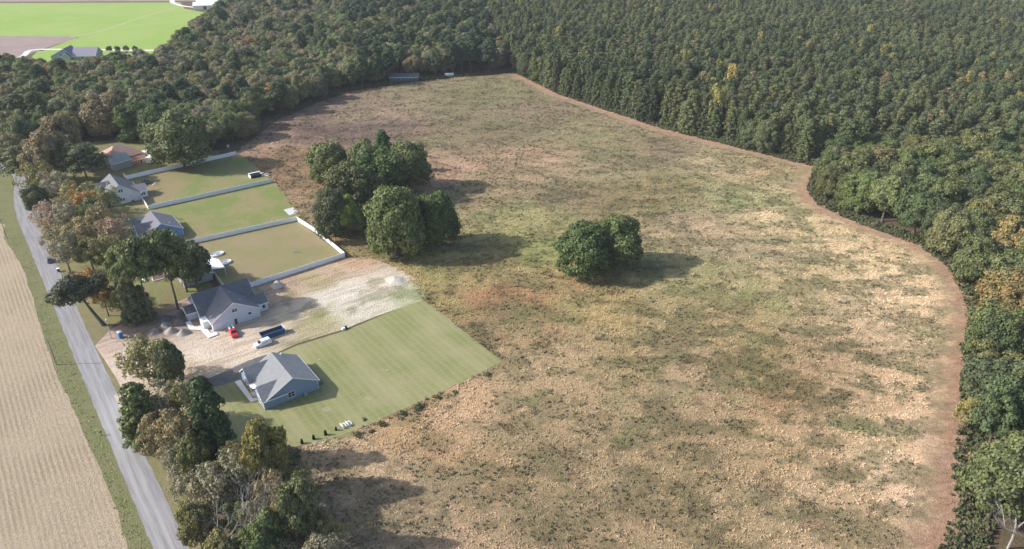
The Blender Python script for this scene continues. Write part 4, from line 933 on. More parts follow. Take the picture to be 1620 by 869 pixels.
o = hroot('patio_roof', 'flat white patio roof behind the hidden house beside the browned lawn', 'patio roof', 0, 0)
q = [L(*G(*p, 2.8)) for p in ((322, 417), (331, 407), (346, 411), (356, 424), (329.5, 427))]
slab(o, 'roof', q, 2.75, 2.95, mat('white_roof_sheet', (.80, .81, .84), .4))
for s_ in q[:1]+q[2:]: bm = B(); cyl(bm, (s_[0]*.985+.8, s_[1], 0), (s_[0]*.985+.8, s_[1], 2.75), .1, .1, 8); fin(bm, 'post', WHITE, o)
def pool(px, py, ra, rb, rz, label):
    x, y = G(px, py); o = root('paddling_pool', label, 'paddling pool', (x, y, .05), LOT+rz, 'white oval paddling pools'); bm = B(); n = 28
    prof = [(1.0, 0), (1.06, .3), (1.0, .62), (.93, .5), (.9, .16)]
    rg = [[bm.verts.new((ra*k*math.cos(2*math.pi*i/n), rb*k*math.sin(2*math.pi*i/n), z)) for i in range(n)] for k, z in prof]
    for a, b in zip(rg, rg[1:]):
        for i in range(n): bm.faces.new((a[i], a[(i+1) % n], b[(i+1) % n], b[i]))
    bm.faces.new(rg[-1]); fin(bm, 'rim', WHITE, o, smooth=True)
    bm = B(); hexa(bm, [(ra*.88*math.cos(2*math.pi*i/n), rb*.88*math.sin(2*math.pi*i/n), .18) for i in range(n)], [(ra*.89*math.cos(2*math.pi*i/n), rb*.89*math.sin(2*math.pi*i/n), .3) for i in range(n)]); fin(bm, 'water', mat('pool_water', (.45, .5, .58), .2), o)
    bm = B(); box(bm, -ra*.2, ra*.3, -rb*.3, rb*.1, .3, .45); fin(bm, 'float', mat('float_grey', (.25, .26, .3)), o, bevel=.05)
pool(344, 403.5, 2.3, 1.5, .1, 'white oval paddling pool beyond the white patio roof'); pool(356, 417, 2.3, 1.3, .15, 'white oval paddling pool right of the white patio roof')

# red-roofed house behind the far fence
x, y = G(200, 261); ha, hb = L(x, y)
H = root('house', 'house with pinkish red-brown hipped roof behind the far white fence', 'house', (*W(ha, hb), 0), LOT+.25)
def hip(parent, x0, x1, y0, y1, z0, zr, inset, rm, wm):
    bm = B(); box(bm, x0, x1, y0, y1, 0, z0); fin(bm, 'wall', wm, parent); o_ = .5; ym = (y0+y1)/2
    bm = B(); a = [bm.verts.new(p) for p in ((x0-o_, y0-o_, z0), (x1+o_, y0-o_, z0), (x1+o_, y1+o_, z0), (x0-o_, y1+o_, z0))]; r0 = bm.verts.new((x0+inset, ym, zr)); r1 = bm.verts.new((x1-inset, ym, zr))
    for f in ((a[0], a[1], r1, r0), (a[1], a[2], r1), (a[2], a[3], r0, r1), (a[3], a[0], r0), (a[3], a[2], a[1], a[0])): bm.faces.new(f)
    fin(bm, 'roof', rm, parent)
H.scale = (1.15, 1.15, 1.12)
hip(H, -6, 8, 1, 12.5, 3.0, 7.0, 5.6, ROOFR, SID_T); hip(H, -14, -5.8, 4, 11, 2.7, 4.8, 3.4, ROOFR, SID_T)
wing(H, 'a', -3.5, 3.5, 0, -6.5, 1.0, 3.2, 5.2, SID_T, roof_mat('green_grey_shingles', (.30, .33, .33), (.34, .37, .36)), tog=(1, 0))
opening(H, 'window', 'a-', 0, -6.5, 1, 1.5, 1.2)
x, y = G(215, 258); o = root('shed', 'low orange-boarded shed below the red-roofed house', 'shed', (x, y, 0), LOT+.2)
wing(o, 'a', -1.6, 1.6, 0, -4.5, 4.5, 1.9, 2.9, BRICKO, roof_mat('orange_sheet', (.55, .28, .17), (.6, .33, .22)), oh=.2); opening(o, 'door', 'b-', 2, -1.6, .05, .8, 1.6)
o = root('motorhome', 'white motorhome with dark window band beside the orange-boarded shed', 'motorhome', (*G(242, 255), 0), LOT+.9)
bm = B(); box(bm, -4.2, 3.0, -1.2, 1.2, .5, 3.1); hexa(bm, [(3.0, -1.2, .5), (4.6, -1.1, .5), (4.6, 1.1, .5), (3.0, 1.2, .5)], [(3.0, -1.15, 2.6), (3.6, -1.0, 2.0), (3.6, 1.0, 2.0), (3.0, 1.15, 2.6)]); fin(bm, 'body', WHITE, o)
bm = B(); box(bm, -3.0, 2.4, -1.23, -1.205, 1.7, 2.4); fin(bm, 'window', GLASS, o)
for wx in (-2.6, 3.2):
    for wy in (-1.0, 1.0): bm = B(); cyl(bm, (wx, wy-.12, .42), (wx, wy+.12, .42), .42, .42, 14); fin(bm, 'wheel', BLACK, o)
o = root('canopy', 'white flat canopy on posts between the shed and the big trees', 'canopy', (*G(226, 249), 0), LOT+.2); bm = B(); box(bm, -3.4, 3.4, -1.8, 1.8, 2.5, 2.66); fin(bm, 'roof', WHITE, o)
for sx in (-3.2, 3.2):
    for sy in (-1.6, 1.6): bm = B(); cyl(bm, (sx, sy, 0), (sx, sy, 2.5), .07, .07, 6); fin(bm, 'post', WHITE, o)
o = root('trailer', 'small bright white trailer on the grass below the red-roofed house', 'trailer', (*G(187, 267), 0), LOT)
bm = B(); box(bm, -2.4, 2.4, -1.1, 1.1, .55, 2.1); fin(bm, 'body', WHITE, o, bevel=.08); bm = B(); box(bm, .4, 2.0, -1.13, -1.11, 1.1, 1.7); fin(bm, 'window', GLASS, o); bm = B(); cyl(bm, (2.4, 0, .5), (3.4, 0, .45), .05, .05, 6); fin(bm, 'drawbar', BLACK, o)
for wy in (-1.0, 1.0): bm = B(); cyl(bm, (-.3, wy-.1, .33), (-.3, wy+.1, .33), .33, .33, 12); fin(bm, 'wheel', BLACK, o)
# far houses
x, y = G(120, 92); H = root('house', 'far dark-roofed house on a green lawn beyond the wood', 'house', (x, y, 0), .1)
wing(H, 'a', -7, 7, 0, 1, 17, 3.0, 7.6, SID_T, roof_mat('slate_purple', (.30, .27, .34), (.26, .24, .3)), oh=.5)
wing(H, 'b', -14, 1.6, -4, -7, 6, 3.0, 8.0, SID_B, roof_mat('slate_blue', (.15, .17, .24), (.18, .2, .27)), oh=.5); wing(H, 'b', -5, 0, -2.5, -9, -5, 2.8, 5.6, SID_T, ROOFD, tog=(1, 0))
opening(H, 'window', 'b-', 8, -7, 1, 1.6, 1.4); opening(H, 'window', 'b-', -7, -7, 3, 1.4, 1.4)
x, y = G(640, 127); H = root('shed', 'low shed with white roof edge and teal wall in the trees beyond the meadow', 'shed', (x, y, 0), .05)
wing(H, 'a', -4, 4, 0, -9, 9, 3.0, 4.4, mat('teal_wall', (.10, .19, .23)), ROOFD, oh=.5); opening(H, 'window', 'b-', -3, -4, 1.1, 1.5, 1.2); opening(H, 'door', 'b-', 4, -4, .1, 1.2, 2)
x, y = G(600, 122); H = root('house', 'pale house seen in pieces between trunks beyond the meadow', 'house', (x, y, 0), .1)
wing(H, 'a', -5, 5, 0, -8, 8, 3.4, 5.6, SID_W, ROOFG); opening(H, 'window', 'b-', 0, -5, 1, 1.6, 1.3)
o = root('trailer', 'white covered trailer at the wood edge beyond the meadow', 'trailer', (*G(711, 121.5), 0), .2); bm = B(); box(bm, -3, 3, -1.2, 1.2, .6, 2.3); fin(bm, 'body', WHITE, o, bevel=.15)
for wy in (-1.1, 1.1): bm = B(); cyl(bm, (0, wy-.1, .35), (0, wy+.1, .35), .35, .35, 12); fin(bm, 'wheel', BLACK, o)
for i, (px, py, rz, lab, rm) in enumerate(((330, 8, .3, 'white-roofed farm building at the top by the white lane', WHITE), (326, 14, .2, 'second white-roofed farm building just below the first at the top', WHITE), (412, 16, .1, 'pale grey farm building between trees at the top', ROOFG), (300, -2, 0, 'dark farm barn at the top edge inside the white lane', ROOFD), (500, 6, .2, 'pale pinkish farm building at the top left of the pine wood', SLAB))):
    H = root('farm_building', lab, 'farm building', (*G(px, py), 0), rz); wing(H, 'a', -5, 5, 0, -11, 11, 4, 6.5, SID_W, rm, oh=.5); opening(H, 'door', 'b-', 0, -5, .1, 3, 3)
o = root('water_tank', 'small round white tank among the far treetops', 'tank', (*G(525, 24), 0)); bm = B(); cyl(bm, (0, 0, 13), (0, 0, 16), 2.2, 2.2, 16); fin(bm, 'tank', WHITE, o); bm = B(); cyl(bm, (0, 0, 0), (0, 0, 13), .5, .5, 8); fin(bm, 'stand', WHITE, o)
for i, px in enumerate((174, 187, 201, 215)):
    t = tree('broad', *G(px, 83.5), 5, 2.2, COL['dark'], f'{("first","second","third","last")[i]} from the left of the small trees along the far pale lane', 'small trees by the far lane')

# ------------------------------------------------------------------ fences
def boxmesh(name, bxs, m):
    bm = B(); [box(bm, *b) for b in bxs]; bmesh.ops.recalc_face_normals(bm, faces=bm.faces); me = bpy.data.meshes.new(name); bm.to_mesh(me); bm.free(); me.materials.append(m); return me
PANEL = boxmesh('panel', [(.07, 2.35, -.02, .02, .08, 1.74), (.07, 2.35, -.04, .04, 1.74, 1.84), (.07, 2.35, -.04, .04, .04, .14)], VINYL)
POSTM = boxmesh('post', [(-.065, .065, -.065, .065, 0, 1.93), (-.08, .08, -.08, .08, 1.93, 1.97)], VINYL)
def fence(p0, p1, label, skip=()):
    d = Vector((p1[0]-p0[0], p1[1]-p0[1])); n = max(1, round(d.length/2.42)); k = d.length/n/2.42
    o = root('fence', label, 'fence', (p0[0], p0[1], .04), math.atan2(d.y, d.x), 'white vinyl privacy fences')
    for i in range(n+1):
        q = bpy.data.objects.new('post', POSTM); C.objects.link(q); q.parent = o; q.location = (i*2.42*k, 0, 0)
        if i < n and i not in skip: q = bpy.data.objects.new('panel', PANEL); C.objects.link(q); q.parent = o; q.location = (i*2.42*k, 0, 0); q.scale = (k, 1, 1)
    return o
fence(W(50.8, 351.8), W(100.8, 355.0), 'long white fence farthest from the viewer, before the red-roofed house')
fence(W(50.3, 356.2), W(50.8, 351.9), 'short white return fence at the house end of the farthest fence')
fence(W(49.5, 310.2), W(101.5, 309.4), 'long white fence between the two farther green lawns')
fence(W(50.0, 322.9), W(49.5, 310.3), 'short white fence joining the white two-storey house to the long fence')
fence(W(52.5, 267.2), W(93.1, 263.6), 'white fence between the middle lawn and the browned lawn')
fence(W(93.2, 263.5), W(94.6, 247.0), 'bright sunlit rear fence of the browned lawn, part beyond the gap')
fence(W(94.6, 245.2), W(94.3, 223.3), 'bright sunlit rear fence of the browned lawn, part nearer than the gap')
fence(W(55.0, 221.6), W(94.2, 223.2), 'white fence between the browned lawn and the sandy building plot')
fence(W(53.0, 242), W(52.4, 222.0), 'white fence running from the patio roof to the pale grey house')

# ------------------------------------------------------------------ vehicles and yard objects
def body_loft(name, secs, m, parent, smooth=False):
    """secs: (x, half width low, half width high, z low, z high)"""
    bm = B(); rg = []
    for x, wl, wh, zl, zh in secs: rg.append([bm.verts.new(p) for p in ((x, -wl, zl), (x, -wl*1.02, zl+(zh-zl)*.55), (x, -wh, zh), (x, wh, zh), (x, wl*1.02, zl+(zh-zl)*.55), (x, wl, zl))])
    for a, b in zip(rg, rg[1:]):
        for i in range(6): bm.faces.new((a[i], a[(i+1) % 6], b[(i+1) % 6], b[i]))
    bm.faces.new(rg[0][::-1]); bm.faces.new(rg[-1]); return fin(bm, name, m, parent, smooth)
def wheels(o, xs, hw, r):
    for x in xs:
        for s in (-1, 1):
            bm = B(); cyl(bm, (x, s*(hw-.22), r), (x, s*hw, r), r, r, 18); q = fin(bm, 'wheel', BLACK, o)
            bm = B(); cyl(bm, (x, s*(hw-.01), r), (x, s*(hw+.015), r), r*.55, r*.5, 12); fin(bm, 'rim', mat('alloy', (.5, .5, .52), .4, .6), q)
def paint(name, c): m = mat(name, c, .32, spec=.5); m.node_tree.nodes['Principled BSDF'].inputs['Coat Weight'].default_value = .4; return m
def lights(o, xf, xr, hw, z):
    for s in (-1, 1):
        bm = B(); box(bm, xf-.06, xf+.02, s*hw-.16, s*hw+.16, z, z+.16); fin(bm, 'headlight', mat('lamp_clear', (.8, .8, .8), .2), o)
        bm = B(); box(bm, xr-.02, xr+.06, s*hw-.14, s*hw+.14, z+.05, z+.28); fin(bm, 'tail_light', mat('lamp_red', (.4, .02, .02), .3), o)
# van, hood toward the road
o = hroot('van', 'white minivan with dark side windows parked beside the blue dumpster', 'van', 50.4, 186.2); o.rotation_euler[2] = LOT+math.pi+.05
PW = paint('white_car_paint', (.78, .79, .80))
body_loft('body', [(2.5, .72, .66, .38, .78), (2.3, .9, .78, .28, .98), (1.2, .96, .84, .26, 1.12), (-2.3, .96, .88, .26, 1.15), (-2.5, .9, .84, .34, 1.1)], PW, o)
cab = body_loft('cabin', [(1.25, .86, .80, 1.1, 1.14), (.45, .9, .72, 1.1, 1.78), (-2.1, .9, .74, 1.1, 1.82), (-2.42, .86, .72, 1.1, 1.4)], PW, o)
bm = B(); hexa(bm, [(1.2, -.74, 1.16), (1.2, .74, 1.16), (.52, .64, 1.75), (.52, -.64, 1.75)], [(1.25, -.74, 1.18), (1.25, .74, 1.18), (.56, .64, 1.78), (.56, -.64, 1.78)]); fin(bm, 'windscreen', GLASS, o)
for s in (-1, 1):
    for x0, x1 in ((.35, -.5), (-.6, -1.3), (-1.4, -2.05)):
        bm = B(); hexa(bm, [(x0, s*.9, 1.18), (x1, s*.9, 1.18), (x1, s*.80, 1.62), (x0-.05, s*.80, 1.62)], [(x0, s*.92, 1.18), (x1, s*.92, 1.18), (x1, s*.82, 1.62), (x0-.05, s*.82, 1.62)]); fin(bm, 'side_window', GLASS, o)
wheels(o, (1.6, -1.6), .95, .34); lights(o, 2.42, -2.5, .66, .62)
# red pickup with white lengths in its bed, facing away from the garage
o = hroot('pickup_truck', 'red pickup truck with two white lengths over its bed before the garage doors', 'pickup truck', 45.6, 196.9); o.rotation_euler[2] = LOT-math.pi/2-.1
PR_ = paint('red_car_paint', (.50, .025, .04))
body_loft('body', [(2.6, .74, .68, .45, .85), (2.4, .92, .80, .36, 1.05), (1.0, .96, .86, .36, 1.15), (-2.4, .96, .9, .38, 1.12), (-2.55, .94, .88, .42, 1.1)], PR_, o)
body_loft('cabin', [(1.15, .86, .8, 1.1, 1.14), (.4, .88, .70, 1.1, 1.72), (-.8, .88, .70, 1.1, 1.74), (-1.0, .88, .74, 1.1, 1.3)], PR_, o)
bm = B(); hexa(bm, [(1.1, -.74, 1.15), (1.1, .74, 1.15), (.46, .62, 1.68), (.46, -.62, 1.68)], [(1.16, -.74, 1.17), (1.16, .74, 1.17), (.5, .62, 1.72), (.5, -.62, 1.72)]); fin(bm, 'windscreen', GLASS, o)
for s in (-1, 1): bm = B(); hexa(bm, [(.4, s*.88, 1.18), (-.7, s*.88, 1.18), (-.7, s*.78, 1.58), (.2, s*.78, 1.58)], [(.4, s*.9, 1.18), (-.7, s*.9, 1.18), (-.7, s*.8, 1.58), (.2, s*.8, 1.58)]); fin(bm, 'side_window', GLASS, o)
bm = B(); box(bm, -2.4, -1.1, -.75, .75, 1.121, 1.14); fin(bm, 'bed_floor', BLACK, o)
wheels(o, (1.65, -1.6), .97, .4); lights(o, 2.5, -2.55, .66, .7)
for s in (-.55, .55): q = root('white_board', ('left' if s < 0 else 'right')+'-hand long white board sticking out over the red pickup bed', 'board', (*W(45.6, 196.9), 0), LOT-math.pi/2-.1, 'white boards on the red pickup'); bm = B(); box(bm, -3.9, -1.15, s-.2, s+.2, 1.16, 1.32); fin(bm, 'board', WHITE, q)
# silver car on the road
o = hroot('car', 'dark grey car driving away up the road past the roadside trees', 'car', 9.9, 283.0); o.rotation_euler[2] = LOT+math.pi/2
PS = paint('dark_car_paint', (.10, .115, .135))
body_loft('body', [(2.2, .70, .62, .38, .66), (2.0, .86, .74, .26, .84), (.9, .9, .8, .24, .96), (-1.9, .9, .82, .26, 1.0), (-2.15, .84, .76, .34, .95)], PS, o)
body_loft('cabin', [(1.0, .8, .74, .94, .98), (.2, .82, .62, .94, 1.44), (-1.2, .82, .62, .94, 1.46), (-2.0, .78, .68, .94, 1.0)], PS, o)
bm = B(); hexa(bm, [(-1.95, -.68, 1.02), (-1.95, .68, 1.02), (-1.26, .56, 1.44), (-1.26, -.56, 1.44)], [(-2.0, -.68, 1.05), (-2.0, .68, 1.05), (-1.3, .56, 1.48), (-1.3, -.56, 1.48)]); fin(bm, 'rear_window', GLASS, o)
for s in (-1, 1): bm = B(); hexa(bm, [(.6, s*.82, 1.0), (-1.5, s*.82, 1.0), (-1.2, s*.70, 1.36), (.2, s*.70, 1.36)], [(.6, s*.84, 1.0), (-1.5, s*.84, 1.0), (-1.2, s*.73, 1.36), (.2, s*.73, 1.36)]); fin(bm, 'side_window', GLASS, o)
wheels(o, (1.35, -1.3), .89, .32); lights(o, 2.1, -2.15, .62, .55)
# dumpster
o = hroot('dumpster', 'long blue open-topped roll-off dumpster with rusty inside behind the white van', 'dumpster', 54.6, 189.4); BL = mat('blue_steel', (.02, .085, .2), .5); RU = mat('rusty_load', (.16, .10, .075), .95)
bm = B(); w0, w1, l0, l1 = 1.15, 1.3, 3.1, 3.5
for (pa, pb) in (((-l0, -w0), (l0, -w0)), ((l0, w0), (-l0, w0)), ((l0, -w0), (l0, w0)), ((-l0, w0), (-l0, -w0))):
    def up(p, k=1.0): return (p[0]*l1/l0*k, p[1]*w1/w0*k, 1.75)
    def inn(p): return (p[0]*.975, p[1]*.94, .25)
    hexa(bm, [(*pa, .2), (*pb, .2), inn(pb), inn(pa)], [up(pa), up(pb), (up(pb)[0]*.975, up(pb)[1]*.94, 1.75), (up(pa)[0]*.975, up(pa)[1]*.94, 1.75)])
fin(bm, 'body', BL, o); bm = B()
for i in range(8): x = -l1*.9+i*l1*1.8/7; hexa(bm, [(x-.05, -w0-.07, .3), (x+.05, -w0-.07, .3), (x+.05, -w0+.02, .3), (x-.05, -w0+.02, .3)], [(x-.05, -w1-.07, 1.7), (x+.05, -w1-.07, 1.7), (x+.05, -w1+.02, 1.7), (x-.05, -w1+.02, 1.7)])
fin(bm, 'rib', mat('blue_steel_rib', (.03, .11, .25), .5), o)
bm = B(); box(bm, -l0*.97, l0*.97, -w0*.93, w0*.93, .26, .8); ob = fin(bm, 'load', RU, o); bm = B(); box(bm, l1-.12, l1+.02, -w1, w1, 1.76, 2.05); fin(bm, 'end_board', mat('pale_board', (.6, .62, .7), .6), o)
bm = B(); box(bm, -l0, l0, -.5, -.38, .0, .2); box(bm, -l0, l0, .38, .5, 0, .2); fin(bm, 'skid', BLACK, o)
# portable toilet
o = root('portable_toilet', 'blue portable toilet with white roof at the mouth of the building plot', 'portable toilet', (*G(192, 535), .05), LOT+.2); PB = mat('blue_plastic', (.03, .17, .42), .45)
bm = B(); box(bm, -.55, .55, -.55, .55, .08, 2.05); fin(bm, 'cabin', PB, o, bevel=.05); bm = B(); hexa(bm, [(-.62, -.62, 2.06), (.62, -.62, 2.06), (.62, .62, 2.06), (-.62, .62, 2.06)], [(-.4, -.5, 2.32), (.4, -.5, 2.32), (.4, .5, 2.32), (-.4, .5, 2.32)]); fin(bm, 'roof', WHITE, o, bevel=.03)
bm = B(); box(bm, -.58, -.553, -.36, .36, .2, 1.9); fin(bm, 'door', mat('blue_plastic_door', (.05, .23, .5), .5), o); bm = B(); box(bm, -.65, .65, -.6, .6, 0, .08); fin(bm, 'base', BLACK, o)
# pole with lamp near the toilet
o = root('light_pole', 'thin pale pole with white top beside the leaning oak trunk', 'pole', (*G(177, 537), 0)); bm = B(); cyl(bm, (0, 0, 0), (0, 0, 6.6), .12, .08, 8); fin(bm, 'pole', mat('pale_wood', (.42, .40, .38)), o); bm = B(); cyl(bm, (0, 0, 6.6), (0, 0, 7.0), .22, .16, 10); fin(bm, 'lamp', WHITE, o)
for i, (px, py, lb) in enumerate(((11, 377, 'thin grey utility pole at the stubble field edge in the upper left'), (89, 577, 'thin grey utility pole on the verge left of the building plot entrance'))):
    o = root('utility_pole', lb, 'utility pole', (*G(px, py), 0), LOT); bm = B(); cyl(bm, (0, 0, 0), (0, 0, 8.2), .15, .1, 8); fin(bm, 'pole', mat('grey_wood', (.22, .2, .18)), o); bm = B(); box(bm, -.9, .9, -.05, .05, 7.5, 7.62); fin(bm, 'crossarm', mat('grey_wood2', (.22, .2, .18)), o)
o = root('mailbox', 'small dark mailbox on a post at the left edge of the road', 'mailbox', (*G(161, 689), 0), LOT); bm = B(); box(bm, -.06, .06, -.06, .06, 0, 1.0); fin(bm, 'post', BARK, o); bm = B(); cyl(bm, (-.3, 0, 1.12), (.3, 0, 1.12), .14, .14, 10); fin(bm, 'box', BLACK, o)
o = root('mailbox', 'dark mailbox on a thick post at the right edge of the road below the driveway', 'mailbox', (*G(197, 662), 0), LOT); bm = B(); box(bm, -.07, .07, -.07, .07, 0, 1.1); fin(bm, 'post', WHITE, o); bm = B(); cyl(bm, (-.3, 0, 1.22), (.3, 0, 1.22), .15, .15, 10); fin(bm, 'box', BLACK, o)
o = root('wheeled_bin', 'dark wheeled bin with white lid on the grass right of the car', 'bin', (*G(93, 430), 0), LOT); bm = B(); hexa(bm, [(-.32, -.32, .05), (.32, -.32, .05), (.32, .32, .05), (-.32, .32, .05)], [(-.45, -.42, 1.15), (.45, -.42, 1.15), (.45, .42, 1.15), (-.45, .42, 1.15)]); fin(bm, 'body', mat('violet_plastic', (.09, .08, .16)), o); bm = B(); box(bm, -.5, .5, -.48, .48, 1.152, 1.3); fin(bm, 'lid', WHITE, o, bevel=.04)
# mounds on the plot
def mound(px, py, wpx, h, c, label, cat='soil mound', name='soil_mound', grp='mounds dumped on the building plot'):
    x, y = G(px, py); pm = PR(x, y, 0)[2]; R = wpx/2/pm; n, k = 28, 9; V = []; F = []; sx = random.uniform(0, 99)
    for i in range(k+1):
        r = i/k
        for j in range(n):
            a = 2*math.pi*j/n; q = R*r*(1+.16*(float(vnoise(math.cos(a)*1.6+sx, math.sin(a)*1.6, 3))-.5)*2)
            z = h*1.1*(.5+.5*math.cos(math.pi*r))**.8*(1+.28*(float(fbm(q*math.cos(a)+sx, q*math.sin(a), 1.1, 9))-.5)*2) if i < k else -.05; V.append((q*math.cos(a), q*math.sin(a)*1.0, z))
    F = [(i*n+j, i*n+(j+1) % n, (i+1)*n+(j+1) % n, (i+1)*n+j) for i in range(k) for j in range(n)]
    me = npmesh('mound', V, F, None, True); me.flip_normals() if me.polygons[len(F)//2].normal.z < 0 else None
    o = link(name, me, c); o.location = (x, y, .12); o.rotation_euler[2] = LOT; meta(o, label, cat, grp)
DK = ground_mat('dark_gravel', (.16, .15, .145), (.21, .195, .185), (.12, .11, .105), .9, 4, .1); PL = ground_mat('pale_spoil', (.34, .30, .265), (.42, .37, .33), (.26, .235, .21), .9, 4, .12)
mound(246, 526, 25, 1.3, DK, 'dark gravel mound, lowest left of those before the pale grey house'); mound(262, 516, 20, 1.2, PL, 'pale mound behind the dark gravel one on the plot'); mound(271, 526, 23, 1.4, PL, 'pale mound just right of the dark gravel one')
mound(291, 528, 24, 1.4, PL, 'pale mound nearest the white front walk'); mound(284, 512, 24, 1.5, DK, 'grey mound in the second row before the pale grey house'); mound(262, 506, 26, 1.2, DK, 'dark mound farthest left in the back row'); mound(286, 500, 22, 1.4, DK, 'dark mound at the back of the row near the tree shade')
mound(439, 452, 23, 1.4, ground_mat('sand_heap', (.56, .48, .42), (.64, .56, .5), (.48, .4, .34), .8, 3, .12), 'sand heap with pale top beside the near white fence')
mound(626, 445, 36, 1.0, ground_mat('sand_heap2', (.55, .50, .42), (.62, .57, .5), (.45, .4, .33), .6, 3, .15), 'long low sand bank at the far end of the plot', 'sand bank', 'sand_bank')
# yard things
o = root('trampoline', 'dark round trampoline with netting on the farthest lawn', 'trampoline', (*G(231, 290), .04)); bm = B(); n = 20
hexa(bm, [(1.75*math.cos(2*math.pi*i/n), 1.75*math.sin(2*math.pi*i/n), .85) for i in range(n)], [(1.75*math.cos(2*math.pi*i/n), 1.75*math.sin(2*math.pi*i/n), .9) for i in range(n)]); fin(bm, 'mat', mat('navy_mat', (.035, .045, .08)), o)
bm = B(); [box(bm, 1.76*math.cos(a)-.04, 1.76*math.cos(a)+.04, 1.76*math.sin(a)-.04, 1.76*math.sin(a)+.04, 0, 2.5) for a in [2*math.pi*i/8 for i in range(8)]]; fin(bm, 'net_post', mat('grey_steel', (.3, .32, .36)), o)
bm = B(); r2 = [[bm.verts.new((1.8*math.cos(2*math.pi*i/n), 1.8*math.sin(2*math.pi*i/n), z)) for i in range(n)] for z in (2.35, 2.45)]; r3 = [[bm.verts.new((1.7*math.cos(2*math.pi*i/n), 1.7*math.sin(2*math.pi*i/n), z)) for i in range(n)] for z in (2.35, 2.45)]
for i in range(n): j = (i+1) % n; bm.faces.new((r2[0][i], r2[0][j], r2[1][j], r2[1][i])); bm.faces.new((r3[0][i], r3[1][i], r3[1][j], r3[0][j])); bm.faces.new((r2[1][i], r2[1][j], r3[1][j], r3[1][i])); bm.faces.new((r2[0][i], r3[0][i], r3[0][j], r2[0][j]))
fin(bm, 'net_ring', mat('navy_ring', (.05, .06, .1)), o)
bm = B(); [cyl(bm, (1.78*math.cos(a), 1.78*math.sin(a), .95+k*.35), (1.78*math.cos(a+.3142), 1.78*math.sin(a+.3142), .95+k*.35), .02, .02, 3) for a in [2*math.pi*i/20 for i in range(20)] for k in range(4)]; fin(bm, 'net', mat('net_grey', (.1, .11, .14)), o)
bm = B(); hexa(bm, [(1.76*math.cos(2*math.pi*i/n), 1.76*math.sin(2*math.pi*i/n), .6) for i in range(n)], [(1.9*math.cos(2*math.pi*i/n), 1.9*math.sin(2*math.pi*i/n), .83) for i in range(n)]); fin(bm, 'skirt', mat('pale_skirt', (.35, .38, .45)), o)
o = root('garden_slide', 'small white garden slide on the bare patch of the farthest lawn', 'slide', (*G(245, 293), .04), .5); bm = B(); hexa(bm, [(-1, -.2, .02), (-1, .2, .02), (.4, .2, 1.1), (.4, -.2, 1.1)], [(-1, -.2, .12), (-1, .2, .12), (.4, .2, 1.2), (.4, -.2, 1.2)]); fin(bm, 'chute', WHITE, o); bm = B(); box(bm, .4, .5, -.2, .2, 0, 1.15); fin(bm, 'ladder', WHITE, o)
x, y = G(254, 300); bm = B(); tube(bm, [(x+1.6*math.cos(a)*(1-a/9), y+1.1*math.sin(a*1.3), .08) for a in np.linspace(0, 4.6, 18)], [.06]*18, 5); meta(fin(bm, 'garden_hose', mat('red_hose', (.35, .09, .06))), 'curled reddish hose on the lawn near the white slide', 'hose')
sheet('patio_slab', [W(*q) for q in (L(*G(448.5, 332.4)), L(*G(464, 328.3)), L(*G(472.8, 336.2)), L(*G(457.8, 341.2)))], .10, SLAB, 'square pale concrete slab just outside the fence corner', 0)
o = root('firewood_pile', 'dark covered pile against the fence near the slab', 'pile', (*G(462, 349.5), .05), LOT); bm = B()
for i in range(22): cyl(bm, (random.uniform(-1.6, -.6), random.uniform(-.6, .6), .1+.12*(i % 6)), (random.uniform(.6, 1.6), random.uniform(-.6, .6), .1+.12*(i % 6)), .09, .08, 6)
fin(bm, 'logs', mat('grey_logs', (.14, .13, .12)), o); bm = B(); hexa(bm, [(-.9, -.8, .6), (1.5, -.8, .6), (1.5, .8, .6), (-.9, .8, .6)], [(-.5, -.4, 1.15), (1.1, -.35, 1.05), (1.1, .4, 1.0), (-.5, .4, 1.1)]); fin(bm, 'cover', mat('navy_cover', (.05, .06, .09)), o, bevel=.08)
for px, s, lb in ((467.5, 1.0, 'left of two small dark ash patches on the browned lawn'), (474, .8, 'right of two small dark ash patches on the browned lawn')):
    x, y = G(px, 399.5); n = 12; bm = B(); bm.faces.new([bm.verts.new((x+s*random.uniform(.7, 1)*math.cos(2*math.pi*i/n), y+s*.8*random.uniform(.7, 1)*math.sin(2*math.pi*i/n), .062)) for i in range(n)]); meta(fin(bm, 'ash_patch', mat('ash', (.13, .12, .12))), lb, 'ash patch')
